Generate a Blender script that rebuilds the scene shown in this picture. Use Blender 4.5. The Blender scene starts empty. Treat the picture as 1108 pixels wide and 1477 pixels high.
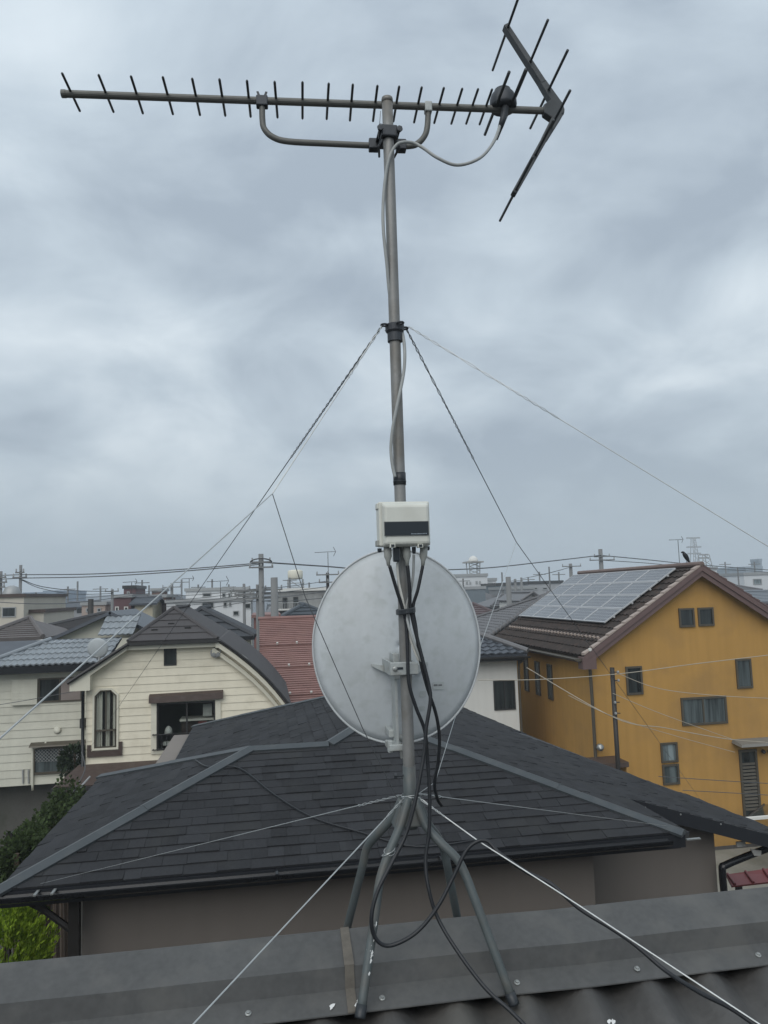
import bpy, bmesh, math, random
from mathutils import Vector, Matrix
R = math.radians
random.seed(7)
SC = bpy.context.scene
COL = SC.collection

# ------------------------------------------------------------------ camera
# world axes: X along the ridge of the roof underfoot, Y away from it, Z up, camera eye at the origin
PW, PH, FPX = 1108.0, 1477.0, 1100.0
YAW, PITCH, ROLL = R(9.0), R(6.0), R(1.75)
CF = Vector((math.sin(YAW) * math.cos(PITCH), math.cos(YAW) * math.cos(PITCH), math.sin(PITCH)))
_r0 = Vector((math.cos(YAW), -math.sin(YAW), 0)); _u0 = _r0.cross(CF)
CR = _r0 * math.cos(ROLL) - _u0 * math.sin(ROLL)
CU = _u0 * math.cos(ROLL) + _r0 * math.sin(ROLL)
cd = bpy.data.cameras.new('camera'); cam = bpy.data.objects.new('camera', cd); COL.objects.link(cam)
cd.sensor_fit = 'HORIZONTAL'; cd.sensor_width = 36; cd.lens = 36 * FPX / PW
cd.clip_start = 0.05; cd.clip_end = 5000
M = Matrix((CR, CU, -CF)).transposed().to_4x4(); cam.matrix_world = M
SC.camera = cam
GZ = -7.7            # street level

# ------------------------------------------------------------------ sky, sun, exposure
SUN_EL, SUN_AZ = 44.0, 205.0        # soft sun behind thick cloud, behind the viewer; azimuth clockwise from +Y
w = bpy.data.worlds.new('World'); SC.world = w; w.use_nodes = True
nt = w.node_tree; nt.nodes.clear()
def N(t, **kw):
    n = nt.nodes.new(t)
    for k, v in kw.items():
        if hasattr(n, k): setattr(n, k, v)
        else: n.inputs[k].default_value = v
    return n
def Lk(a, b): nt.links.new(a, b)
def math_n(op, a, b=None, c=None, clamp=False):
    n = nt.nodes.new('ShaderNodeMath'); n.operation = op; n.use_clamp = clamp
    for i, s in enumerate((a, b, c)):
        if s is None: continue
        if isinstance(s, (int, float)): n.inputs[i].default_value = s
        else: nt.links.new(s, n.inputs[i])
    return n.outputs[0]
sky = N('ShaderNodeTexSky'); sky.sky_type = 'NISHITA'; sky.sun_disc = False
sky.sun_elevation = R(SUN_EL); sky.sun_rotation = R(SUN_AZ); sky.dust_density = 4.0
tc = N('ShaderNodeTexCoord'); sep = N('ShaderNodeSeparateXYZ'); Lk(tc.outputs['Generated'], sep.inputs[0])
zc = math_n('MAXIMUM', sep.outputs[2], 0.0)
den = math_n('ADD', zc, 0.42)
cx = math_n('DIVIDE', sep.outputs[0], den); cy = math_n('DIVIDE', sep.outputs[1], den)
comb = N('ShaderNodeCombineXYZ'); Lk(cx, comb.inputs[0]); Lk(cy, comb.inputs[1]); Lk(math_n('MULTIPLY', zc, 0.9), comb.inputs[2])
def cloud_noise(scale, detail, rough, dist, off):
    mp = N('ShaderNodeMapping'); mp.inputs['Location'].default_value = off; Lk(comb.outputs[0], mp.inputs[0])
    n = N('ShaderNodeTexNoise'); n.inputs['Scale'].default_value = scale; n.inputs['Detail'].default_value = detail
    n.inputs['Roughness'].default_value = rough; n.inputs['Distortion'].default_value = dist
    Lk(mp.outputs[0], n.inputs['Vector']); return n.outputs['Fac']
n1 = cloud_noise(1.5, 3, 0.5, 0.25, (1.7, 6.2, 0)); n2 = cloud_noise(3.6, 9, 0.54, 0.35, (9.0, 2.0, 5.0))
nn = math_n('ADD', math_n('MULTIPLY', n1, 0.58), math_n('MULTIPLY', n2, 0.42))
ramp = N('ShaderNodeValToRGB'); Lk(nn, ramp.inputs[0])
e = ramp.color_ramp.elements
e[0].position = 0.39; e[0].color = (0.288, 0.342, 0.402, 1)
e[1].position = 0.63; e[1].color = (0.600, 0.664, 0.708, 1)
e2 = ramp.color_ramp.elements.new(0.50); e2.color = (0.412, 0.478, 0.536, 1)
# thick cloud: brighter towards the zenith, evened out by distance towards the horizon
lift = N('ShaderNodeMapRange'); Lk(zc, lift.inputs[0]); lift.inputs[1].default_value = 0.0; lift.inputs[2].default_value = 0.75
lift.inputs[3].default_value = 1.03; lift.inputs[4].default_value = 1.32
hz = N('ShaderNodeMapRange'); Lk(zc, hz.inputs[0]); hz.inputs[1].default_value = 0.02; hz.inputs[2].default_value = 0.24; hz.interpolation_type = 'SMOOTHSTEP'
mixh = N('ShaderNodeMixRGB'); Lk(hz.outputs[0], mixh.inputs[0]); mixh.inputs[1].default_value = (0.350, 0.415, 0.468, 1); Lk(ramp.outputs[0], mixh.inputs[2])
mul = N('ShaderNodeVectorMath'); mul.operation = 'SCALE'; Lk(mixh.outputs[0], mul.inputs[0]); Lk(lift.outputs[0], mul.inputs['Scale'])
bg1 = N('ShaderNodeBackground'); Lk(sky.outputs[0], bg1.inputs[0]); bg1.inputs[1].default_value = 0.06
bg2 = N('ShaderNodeBackground'); Lk(mul.outputs[0], bg2.inputs[0]); bg2.inputs[1].default_value = 1.0
mixs = N('ShaderNodeMixShader'); mixs.inputs[0].default_value = 0.93; Lk(bg1.outputs[0], mixs.inputs[1]); Lk(bg2.outputs[0], mixs.inputs[2])
wo = N('ShaderNodeOutputWorld'); Lk(mixs.outputs[0], wo.inputs[0])
sd = bpy.data.lights.new('sun', 'SUN'); sun = bpy.data.objects.new('sun', sd); COL.objects.link(sun)
sd.energy = 1.5; sd.angle = R(60); sd.color = (1.0, 0.965, 0.92)
_sv = Vector((math.sin(R(SUN_AZ)) * math.cos(R(SUN_EL)), math.cos(R(SUN_AZ)) * math.cos(R(SUN_EL)), math.sin(R(SUN_EL))))
sun.rotation_euler = _sv.to_track_quat('Z', 'Y').to_euler()
vs = SC.view_settings; vs.view_transform = 'Standard'; vs.look = 'None'; vs.exposure = 0.27; vs.gamma = 1.0; vs.use_curve_mapping = False
SC.cycles.max_bounces = 8; SC.cycles.volume_bounces = 1; SC.cycles.transparent_max_bounces = 12

# ------------------------------------------------------------------ sight lines of the survey (photo pixel -> point on a known plane)
def ray(x, y): return CF + CR * ((x - PW / 2) / FPX) - CU * ((y - PH / 2) / FPX)
def oY(x, y, Y): d = ray(x, y); return d * (Y / d.y)
def oX(x, y, X): d = ray(x, y); return d * (X / d.x)
def oZ(x, y, Z): d = ray(x, y); return d * (Z / d.z)

# ------------------------------------------------------------------ materials
MATS = {}
def mat(name, col, rough=0.75, metal=0.0, var=0.12, scale=3.0, fine=0.06, fscale=60.0, bump=0.15, bscale=90.0,
        streak=0.0, island=0.0, spec=0.4, dirt=None, dirt_amt=0.0, dirt_scale=2.0):
    if name in MATS: return MATS[name]
    m = bpy.data.materials.new(name); m.use_nodes = True; t = m.node_tree; n = t.nodes; l = t.links
    b = n['Principled BSDF']
    b.inputs['Roughness'].default_value = rough; b.inputs['Metallic'].default_value = metal
    b.inputs['Specular IOR Level'].default_value = spec
    g = n.new('ShaderNodeNewGeometry')
    def noise(sc, det, vec=None, w=None):
        q = n.new('ShaderNodeTexNoise'); q.inputs['Scale'].default_value = sc; q.inputs['Detail'].default_value = det
        l.new(vec or g.outputs['Position'], q.inputs['Vector']); return q.outputs['Fac']
    def mm(op, a, c):
        q = n.new('ShaderNodeMath'); q.operation = op
        for i, s in enumerate((a, c)):
            if isinstance(s, (int, float)): q.inputs[i].default_value = s
            else: l.new(s, q.inputs[i])
        return q.outputs[0]
    fac = mm('ADD', mm('MULTIPLY', mm('SUBTRACT', noise(scale, 4), 0.5), 2.2 * var), 1.0)
    fac = mm('ADD', fac, mm('MULTIPLY', mm('SUBTRACT', noise(fscale, 3), 0.5), 2.2 * fine))
    if streak:
        mp = n.new('ShaderNodeMapping'); mp.inputs['Scale'].default_value = (5, 5, 0.35); l.new(g.outputs['Position'], mp.inputs[0])
        fac = mm('ADD', fac, mm('MULTIPLY', mm('SUBTRACT', noise(1.3, 5, mp.outputs[0]), 0.5), 2.2 * streak))
    if island:
        oi = n.new('ShaderNodeObjectInfo')
        rr = mm('FRACT', mm('ADD', oi.outputs['Random'], g.outputs['Random Per Island']), 0)
        fac = mm('ADD', fac, mm('MULTIPLY', mm('SUBTRACT', rr, 0.5), 2 * island))
    sc = n.new('ShaderNodeVectorMath'); sc.operation = 'SCALE'; sc.inputs[0].default_value = col[:3]; l.new(fac, sc.inputs['Scale'])
    out = sc.outputs[0]
    if dirt:
        mr = n.new('ShaderNodeMapRange'); mr.inputs[1].default_value = 0.5; mr.inputs[2].default_value = 0.68; mr.inputs[4].default_value = dirt_amt
        l.new(noise(dirt_scale, 6), mr.inputs[0])
        mx = n.new('ShaderNodeMixRGB'); l.new(mr.outputs[0], mx.inputs[0]); l.new(out, mx.inputs[1]); mx.inputs[2].default_value = (*dirt, 1); out = mx.outputs[0]
    l.new(out, b.inputs['Base Color'])
    if bump:
        bp = n.new('ShaderNodeBump'); bp.inputs['Strength'].default_value = bump; bp.inputs['Distance'].default_value = 0.004
        l.new(noise(bscale, 4), bp.inputs['Height']); l.new(bp.outputs[0], b.inputs['Normal'])
    MATS[name] = m; return m
def glass(name, col, rough=0.06, see=0.0):
    if name in MATS: return MATS[name]
    m = bpy.data.materials.new(name); m.use_nodes = True; t = m.node_tree; n = t.nodes; l = t.links
    b = n['Principled BSDF']; b.inputs['Base Color'].default_value = (*col, 1); b.inputs['Roughness'].default_value = rough
    g = n.new('ShaderNodeNewGeometry'); q = n.new('ShaderNodeTexNoise'); q.inputs['Scale'].default_value = 1.6; l.new(g.outputs['Position'], q.inputs['Vector'])
    bp = n.new('ShaderNodeBump'); bp.inputs['Strength'].default_value = 0.05; bp.inputs['Distance'].default_value = 0.05; l.new(q.outputs['Fac'], bp.inputs['Height']); l.new(bp.outputs[0], b.inputs['Normal'])
    mp = n.new('ShaderNodeMapping'); mp.inputs['Scale'].default_value = (7, 7, .5); l.new(g.outputs['Position'], mp.inputs[0])
    q2 = n.new('ShaderNodeTexNoise'); q2.inputs['Scale'].default_value = 1.0; q2.inputs['Detail'].default_value = 4; l.new(mp.outputs[0], q2.inputs['Vector'])
    mr = n.new('ShaderNodeMapRange'); mr.inputs[1].default_value = .35; mr.inputs[2].default_value = .65; mr.inputs[3].default_value = .5; mr.inputs[4].default_value = 2.0; l.new(q2.outputs['Fac'], mr.inputs[0])
    sv = n.new('ShaderNodeVectorMath'); sv.operation = 'SCALE'; sv.inputs[0].default_value = col; l.new(mr.outputs[0], sv.inputs['Scale']); l.new(sv.outputs[0], b.inputs['Base Color'])
    if see:
        tr = n.new('ShaderNodeBsdfTransparent'); tr.inputs[0].default_value = (0.92, 0.94, 0.93, 1)
        mx = n.new('ShaderNodeMixShader'); mx.inputs[0].default_value = see; l.new(b.outputs[0], mx.inputs[1]); l.new(tr.outputs[0], mx.inputs[2]); l.new(mx.outputs[0], n['Material Output'].inputs[0])
    MATS[name] = m; return m

m_alu = mat('weathered_aluminium', (0.128, 0.129, 0.12), 0.55, 0.25, 0.2, 25, 0.1, 300)
m_alud = mat('dark_aluminium', (0.062, 0.068, 0.072), 0.5, 0.3, 0.2, 25, 0.08, 300)
m_galv = mat('galvanised_mast', (0.215, 0.216, 0.21), 0.5, 0.3, 0.2, 6, 0.1, 90, dirt=(0.13, 0.115, 0.09), dirt_amt=0.5, dirt_scale=9)
m_galvd = mat('clamp_steel', (0.05, 0.055, 0.062), 0.5, 0.4, 0.2, 30)
m_bracket = mat('pale_bracket', (0.36, 0.385, 0.38), 0.5, 0.1, 0.18, 18, 0.1, 120, dirt=(0.16, 0.14, 0.1), dirt_amt=0.5, dirt_scale=30)
m_stand = mat('green_grey_paint', (0.078, 0.092, 0.094), 0.5, 0.1, 0.2, 14, 0.1, 140, dirt=(0.11, 0.1, 0.085), dirt_amt=0.45, dirt_scale=18)
m_dish = mat('dish_paint', (0.455, 0.485, 0.50), 0.42, 0.0, 0.10, 7, 0.05, 70, bump=0.05, streak=0.24, dirt=(0.33, 0.355, 0.345), dirt_amt=0.4, dirt_scale=30)
m_rim = mat('dish_rim', (0.45, 0.475, 0.485), 0.45, 0.0, 0.12, 18)
m_plastic = mat('ivory_plastic', (0.56, 0.57, 0.52), 0.42, 0, 0.06, 20, 0.02, 90, 0.04, dirt=(0.4, 0.4, 0.35), dirt_amt=0.25, dirt_scale=14)
m_conn = mat('grey_boot', (0.30, 0.31, 0.29), 0.6, 0, 0.1, 40)
m_label = mat('black_label', (0.018, 0.024, 0.03), 0.3, 0, 0.1, 20, bump=0.02)
m_print = mat('pale_print', (0.26, 0.31, 0.35), 0.6)
m_sticker = mat('faded_sticker', (0.37, 0.40, 0.40), 0.6)
m_ink = mat('faded_ink', (0.1, 0.1, 0.11), 0.7)
m_black = mat('black_cable', (0.013, 0.015, 0.018), 0.45, 0, 0.2, 40)
m_gcable = mat('grey_cable', (0.30, 0.315, 0.31), 0.5, 0, 0.12, 30)
m_tape = mat('black_tape', (0.022, 0.026, 0.03), 0.4, 0, 0.2, 60)
m_wire = mat('steel_wire', (0.42, 0.44, 0.44), 0.4, 0.5, 0.15, 60)
m_wired = mat('dull_wire', (0.10, 0.105, 0.11), 0.5, 0.4, 0.2, 60)
m_cap = mat('ridge_cap_paint', (0.072, 0.0735, 0.073), 0.6, 0.0, 0.3, 2.3, 0.22, 60, 0.35, 25, dirt=(0.105, 0.104, 0.099), dirt_amt=0.6, dirt_scale=9)
m_corr = mat('corrugated_paint', (0.088, 0.086, 0.083), 0.6, 0.0, 0.28, 3, 0.16, 45, 0.4, 60, dirt=(0.14, 0.135, 0.12), dirt_amt=0.55, dirt_scale=4)
m_strap = mat('old_sealant', (0.11, 0.10, 0.085), 0.8, 0, 0.35, 22, 0.15, 90, 0.5, 60)
m_screw = mat('zinc_screw', (0.30, 0.31, 0.30), 0.35, 0.6, 0.1, 60)
m_white = mat('white_splash', (0.62, 0.63, 0.62), 0.8, 0, 0.1, 60)
m_shing = mat('shingle', (0.0255, 0.0268, 0.0298), 0.9, 0, 0.22, 1.2, 0.30, 42, 0.8, 120, island=0.24, spec=0.25, dirt=(0.036, 0.037, 0.037), dirt_amt=0.5, dirt_scale=2.2)
m_capg = mat('shingle_cap', (0.048, 0.056, 0.061), 0.5, 0.0, 0.2, 2, 0.08, 40, 0.10, 50, dirt=(0.075, 0.08, 0.08), dirt_amt=0.45, dirt_scale=6)
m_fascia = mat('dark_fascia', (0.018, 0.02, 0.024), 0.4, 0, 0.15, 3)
m_gut = mat('black_gutter', (0.012, 0.013, 0.015), 0.25, 0, 0.15, 5)
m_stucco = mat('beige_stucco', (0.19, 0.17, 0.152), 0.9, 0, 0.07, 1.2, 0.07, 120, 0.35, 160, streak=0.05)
m_cream = mat('cream_siding', (0.71, 0.665, 0.535), 0.7, 0, 0.07, 1.5, 0.04, 50, 0.1, 60, streak=0.07, island=0.03, dirt=(0.47, 0.43, 0.33), dirt_amt=0.35, dirt_scale=3)
m_cream2 = mat('pale_siding', (0.55, 0.545, 0.465), 0.72, 0, 0.07, 1.5, 0.04, 50, 0.1, 60, streak=0.08, island=0.03, dirt=(0.38, 0.37, 0.31), dirt_amt=0.3, dirt_scale=3)
m_trim = mat('cream_trim', (0.60, 0.58, 0.48), 0.6, 0, 0.08, 3)
m_brown = mat('brown_trim', (0.062, 0.043, 0.036), 0.55, 0, 0.2, 5, dirt=(0.11, 0.09, 0.08), dirt_amt=0.3, dirt_scale=7)
m_slate = mat('brown_slate', (0.060, 0.056, 0.057), 0.75, 0, 0.14, 2, 0.1, 60, 0.2, 60, island=0.05)
m_slateb = mat('black_slate', (0.042, 0.046, 0.052), 0.7, 0, 0.14, 2, 0.1, 60, 0.2, 60, island=0.06)
m_silver = mat('silver_tile', (0.235, 0.26, 0.28), 0.35, 0.0, 0.2, 3, 0.08, 40, 0.1, 50, island=0.07)
m_tile = mat('grey_tile', (0.125, 0.125, 0.13), 0.5, 0, 0.2, 3, 0.1, 40, 0.1, 50, island=0.1)
m_tileb = mat('brown_grey_tile', (0.12, 0.108, 0.105), 0.6, 0, 0.2, 3, 0.1, 40, 0.1, 50, island=0.12)
m_tiled = mat('blue_grey_tile', (0.075, 0.085, 0.10), 0.45, 0, 0.2, 3, 0.1, 40, 0.1, 50, island=0.1)
m_rust = mat('rust_metal_roof', (0.235, 0.135, 0.12), 0.65, 0, 0.13, 2, 0.08, 30, 0.15, 30, island=0.06, dirt=(0.17, 0.095, 0.085), dirt_amt=0.4, dirt_scale=2.5)
m_orange = mat('ochre_stucco', (0.405, 0.232, 0.066), 0.92, 0, 0.10, 0.7, 0.06, 90, 0.5, 110, streak=0.12, dirt=(0.27, 0.165, 0.066), dirt_amt=0.45, dirt_scale=0.9)
m_mauve = mat('mauve_barge', (0.125, 0.083, 0.078), 0.6, 0, 0.12, 4)
m_btile = mat('mossy_brown_tile', (0.030, 0.022, 0.018), 0.8, 0, 0.3, 2, 0.15, 30, 0.3, 50, island=0.2, dirt=(0.085, 0.052, 0.04), dirt_amt=0.4, dirt_scale=6)
m_vtile = mat('pale_verge_tile', (0.33, 0.27, 0.235), 0.6, 0, 0.15, 4, island=0.1)
m_pframe = mat('panel_frame', (0.42, 0.43, 0.44), 0.45, 0.1, 0.05, 4)
m_wframe = mat('bronze_frame', (0.085, 0.075, 0.058), 0.45, 0.2, 0.1, 8)
m_dframe = mat('dark_frame', (0.03, 0.03, 0.03), 0.45, 0.1, 0.1, 8)
m_gframe = mat('grey_frame', (0.30, 0.31, 0.31), 0.45, 0.2, 0.1, 8)
m_wwall = mat('white_wall', (0.60, 0.60, 0.57), 0.85, 0, 0.06, 0.8, 0.04, 40, 0.2, 60, streak=0.07)
m_conc = mat('concrete', (0.30, 0.30, 0.285), 0.9, 0, 0.18, 0.6, 0.12, 8, 0.3, 30, streak=0.12, dirt=(0.17, 0.165, 0.155), dirt_amt=0.5, dirt_scale=0.8)
m_block = mat('block_wall', (0.10, 0.098, 0.09), 0.95, 0, 0.25, 1.5, 0.15, 20, 0.4, 40, dirt=(0.05, 0.055, 0.04), dirt_amt=0.6, dirt_scale=1.5)
m_asph = mat('asphalt', (0.06, 0.06, 0.06), 0.95, 0, 0.2, 0.3, 0.2, 30, 0.4, 60)
m_pave = mat('yard_concrete', (0.24, 0.235, 0.205), 0.95, 0, 0.2, 0.8, 0.15, 12, 0.3, 40, dirt=(0.13, 0.135, 0.1), dirt_amt=0.5, dirt_scale=1.2)
m_pole = mat('pole_concrete', (0.17, 0.175, 0.175), 0.9, 0, 0.12, 2)
m_dpole = mat('dark_steel', (0.03, 0.028, 0.026), 0.5, 0.2, 0.15, 5)
m_red = mat('red_metal', (0.15, 0.032, 0.032), 0.4, 0, 0.2, 4)
m_pink = mat('red_brown_siding', (0.22, 0.085, 0.08), 0.7, 0, 0.12, 3)
m_curt = mat('curtain', (0.78, 0.75, 0.68), 0.9, 0, 0.1, 3)
m_curtd = mat('brown_curtain', (0.07, 0.06, 0.055), 0.9, 0, 0.1, 3)
m_room = mat('room_wall', (0.20, 0.19, 0.17), 0.9)
m_crow = mat('black_feather', (0.008, 0.009, 0.012), 0.5)
m_carp = mat('car_paint', (0.012, 0.016, 0.02), 0.15, 0.2, 0.05, 2, bump=0)
m_tyre = mat('tyre', (0.015, 0.015, 0.015), 0.9)
g_dark = glass('window_glass', (0.018, 0.022, 0.022), 0.08)
g_grey = glass('frosted_glass', (0.055, 0.068, 0.07), 0.22)
g_pale = glass('pale_glass', (0.11, 0.135, 0.14), 0.25)
g_see = glass('room_glass', (0.02, 0.024, 0.024), 0.04, 0.9)

def solar_mat():
    m = bpy.data.materials.new('solar_cells'); m.use_nodes = True; t = m.node_tree; n = t.nodes; l = t.links; b = n['Principled BSDF']
    b.inputs['Roughness'].default_value = 0.22; b.inputs['Specular IOR Level'].default_value = 0.7
    tcn = n.new('ShaderNodeTexCoord'); br = n.new('ShaderNodeTexBrick'); br.offset = 0
    br.inputs['Color1'].default_value = (0.085, 0.09, 0.1, 1); br.inputs['Color2'].default_value = (0.1, 0.105, 0.115, 1); br.inputs['Mortar'].default_value = (0.27, 0.28, 0.29, 1)
    br.inputs['Scale'].default_value = 1.0; br.inputs['Mortar Size'].default_value = 0.007; br.inputs['Brick Width'].default_value = 0.156; br.inputs['Row Height'].default_value = 0.156; br.inputs['Mortar Smooth'].default_value = 0.2
    l.new(tcn.outputs['Object'], br.inputs['Vector']); l.new(br.outputs['Color'], b.inputs['Base Color'])
    return m
m_solar = solar_mat()

# ------------------------------------------------------------------ building blocks
def V(*a): return Vector(a)
def wloc(o):
    p = V(0, 0, 0)
    while o is not None: p = p + o.location; o = o.parent
    return p
class MB:
    def __init__(s): s.v = []; s.f = []
    def add(s, vs, fs):
        k = len(s.v); s.v += [Vector(a) for a in vs]; s.f += [tuple(i + k for i in f) for f in fs]; return s
    def hexa(s, b, t):
        return s.add(list(b) + list(t), [(3, 2, 1, 0), (4, 5, 6, 7), (0, 1, 5, 4), (1, 2, 6, 5), (2, 3, 7, 6), (3, 0, 4, 7)])
    def box(s, x0, x1, y0, y1, z0, z1):
        return s.hexa([(x0, y0, z0), (x1, y0, z0), (x1, y1, z0), (x0, y1, z0)], [(x0, y0, z1), (x1, y0, z1), (x1, y1, z1), (x0, y1, z1)])
    def obox(s, fr, a0, a1, b0, b1, z0, z1):
        o, u, n = fr; P = lambda a, b, z: o + u * a + n * b + V(0, 0, z)
        return s.hexa([P(a0, b0, z0), P(a1, b0, z0), P(a1, b1, z0), P(a0, b1, z0)], [P(a0, b0, z1), P(a1, b0, z1), P(a1, b1, z1), P(a0, b1, z1)])
    def prism(s, poly, off):
        poly = [Vector(p) for p in poly]; off = Vector(off); n = len(poly)
        vs_ = poly + [p + off for p in poly]
        fs = [tuple(range(n - 1, -1, -1)), tuple(range(n, 2 * n))] + [(i, (i + 1) % n, n + (i + 1) % n, n + i) for i in range(n)]
        return s.add(vs_, fs)
    def tube(s, path, r, n=8, cap=True):
        path = [Vector(p) for p in path]; rr = r if isinstance(r, (list, tuple)) else [r] * len(path)
        rings = []; up = None; m = len(path)
        for i, p in enumerate(path):
            d = (path[min(i + 1, m - 1)] - path[max(i - 1, 0)])
            d = d.normalized() if d.length > 1e-9 else V(0, 0, 1)
            if up is None: up = V(0, 0, 1) if abs(d.z) < 0.9 else V(0, 1, 0)
            a = d.cross(up); a = a.normalized() if a.length > 1e-6 else d.orthogonal().normalized()
            b = a.cross(d).normalized(); up = b
            rings.append([p + (a * math.cos(2 * math.pi * k / n) + b * math.sin(2 * math.pi * k / n)) * rr[i] for k in range(n)])
        vs_ = [q for ring in rings for q in ring]; fs = []
        for i in range(m - 1):
            for k in range(n):
                fs.append((i * n + k, i * n + (k + 1) % n, (i + 1) * n + (k + 1) % n, (i + 1) * n + k))
        if cap: fs += [tuple(range(n - 1, -1, -1)), tuple(range((m - 1) * n, m * n))]
        return s.add(vs_, fs)
    def lathe(s, prof, c, ax=V(0, 0, 1), n=16):
        ax = Vector(ax).normalized(); a = ax.orthogonal().normalized(); b = ax.cross(a); c = Vector(c)
        vs_ = [c + ax * h + (a * math.cos(2 * math.pi * k / n) + b * math.sin(2 * math.pi * k / n)) * r for r, h in prof for k in range(n)]
        fs = []
        for i in range(len(prof) - 1):
            for k in range(n): fs.append((i * n + k, i * n + (k + 1) % n, (i + 1) * n + (k + 1) % n, (i + 1) * n + k))
        fs += [tuple(range(n - 1, -1, -1)), tuple(range((len(prof) - 1) * n, len(prof) * n))]
        return s.add(vs_, fs)
    def build(s, name, m, parent=None, smooth=False, bevel=0.0, kind=None):
        me = bpy.data.meshes.new(name)
        if parent is not None: base = wloc(parent); loc = V(0, 0, 0)
        else:
            xs = [p.x for p in s.v]; ys = [p.y for p in s.v]; zs = [p.z for p in s.v]
            base = V((min(xs) + max(xs)) / 2, (min(ys) + max(ys)) / 2, min(zs)); loc = base
        me.from_pydata([p - base for p in s.v], [], s.f)
        bm = bmesh.new(); bm.from_mesh(me); bmesh.ops.recalc_face_normals(bm, faces=bm.faces); bm.to_mesh(me); bm.free()
        if smooth:
            for p in me.polygons: p.use_smooth = True
        o = bpy.data.objects.new(name, me); COL.objects.link(o); o.location = loc
        if m is not None: me.materials.append(m)
        if parent is not None: o.parent = parent
        if bevel:
            bv = o.modifiers.new('bevel', 'BEVEL'); bv.width = bevel; bv.segments = 2; bv.limit_method = 'ANGLE'
        if kind: o['kind'] = kind
        return o
def thing(name, label, cat, loc=(0, 0, 0), group=None):
    o = bpy.data.objects.new(name, None); COL.objects.link(o); o.location = loc; o.empty_display_size = 0.2
    return tag(o, label, cat, group)
def tag(o, label, cat, group=None, kind=None):
    o['label'] = label; o['category'] = cat
    if group: o['group'] = group
    if kind: o['kind'] = kind
    return o
def copy_tree(o, parent=None):
    c = o.copy(); COL.objects.link(c); c.parent = parent
    for ch in list(o.children): copy_tree(ch, c)
    return c
def spline(pts, k=8):
    pts = [Vector(p) for p in pts]; out = []
    for i in range(len(pts) - 1):
        p0 = pts[max(i - 1, 0)]; p1 = pts[i]; p2 = pts[i + 1]; p3 = pts[min(i + 2, len(pts) - 1)]
        for j in range(k):
            t = j / k
            out.append(0.5 * ((2 * p1) + (p2 - p0) * t + (2 * p0 - 5 * p1 + 4 * p2 - p3) * t * t + (3 * p1 - p0 - 3 * p2 + p3) * t ** 3))
    out.append(pts[-1]); return out
FRONT = lambda x, y: (V(x, y, 0), V(1, 0, 0), V(0, -1, 0))      # a wall facing the viewer: a runs along +X, b outwards
def window(parent, fr, a0, a1, z0, z1, fm=None, gm=None, fw=0.05, mull=(), bars=(), proud=0.035, name='window'):
    fm = fm or m_wframe; gm = gm or g_dark
    b = MB(); b.obox(fr, a0, a1, 0.002, proud, z1 - fw, z1).obox(fr, a0, a1, 0.002, proud, z0, z0 + fw)
    b.obox(fr, a0, a0 + fw, 0.003, proud - 0.001, z0 + fw, z1 - fw).obox(fr, a1 - fw, a1, 0.003, proud - 0.001, z0 + fw, z1 - fw)
    for q in mull: b.obox(fr, q - fw * .4, q + fw * .4, 0.003, proud - 0.004, z0 + fw, z1 - fw)
    for q in bars: b.obox(fr, a0 + fw, a1 - fw, 0.003, proud - 0.006, q - fw * .35, q + fw * .35)
    f = b.build(name, fm, parent)
    edges = [a0 + fw] + list(mull) + [a1 - fw]
    for i in range(len(edges) - 1):
        MB().obox(fr, edges[i] + (fw * .4 if i else 0), edges[i + 1] - (fw * .4 if i < len(edges) - 2 else 0), 0.004, 0.012 + 0.006 * (i % 2), z0 + fw, z1 - fw).build('pane', gm, f)
    return f
def clip_poly(poly, edges):
    for (ax, ay, bx, by) in edges:
        out = []; n = len(poly)
        for i in range(n):
            p = poly[i]; q = poly[(i + 1) % n]
            sp = (bx - ax) * (p[1] - ay) - (by - ay) * (p[0] - ax); sq = (bx - ax) * (q[1] - ay) - (by - ay) * (q[0] - ax)
            if sp >= 0: out.append(p)
            if (sp >= 0) != (sq >= 0):
                t = sp / (sp - sq); out.append((p[0] + (q[0] - p[0]) * t, p[1] + (q[1] - p[1]) * t))
        poly = out
        if len(poly) < 3: return []
    return poly
def convex_edges(poly):
    ar = sum(poly[i][0] * poly[(i + 1) % len(poly)][1] - poly[(i + 1) % len(poly)][0] * poly[i][1] for i in range(len(poly)))
    if ar < 0: poly = poly[::-1]
    return [(poly[i][0], poly[i][1], poly[(i + 1) % len(poly)][0], poly[(i + 1) % len(poly)][1]) for i in range(len(poly))]
def slab(name, pts, m, parent, t=0.05, kind=None):
    pts = [Vector(p) for p in pts]; n = (pts[1] - pts[0]).cross(pts[2] - pts[0]).normalized()
    if n.z < 0: n = -n
    return MB().prism(pts, n * -t).build(name, m, parent, kind=kind)

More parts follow.
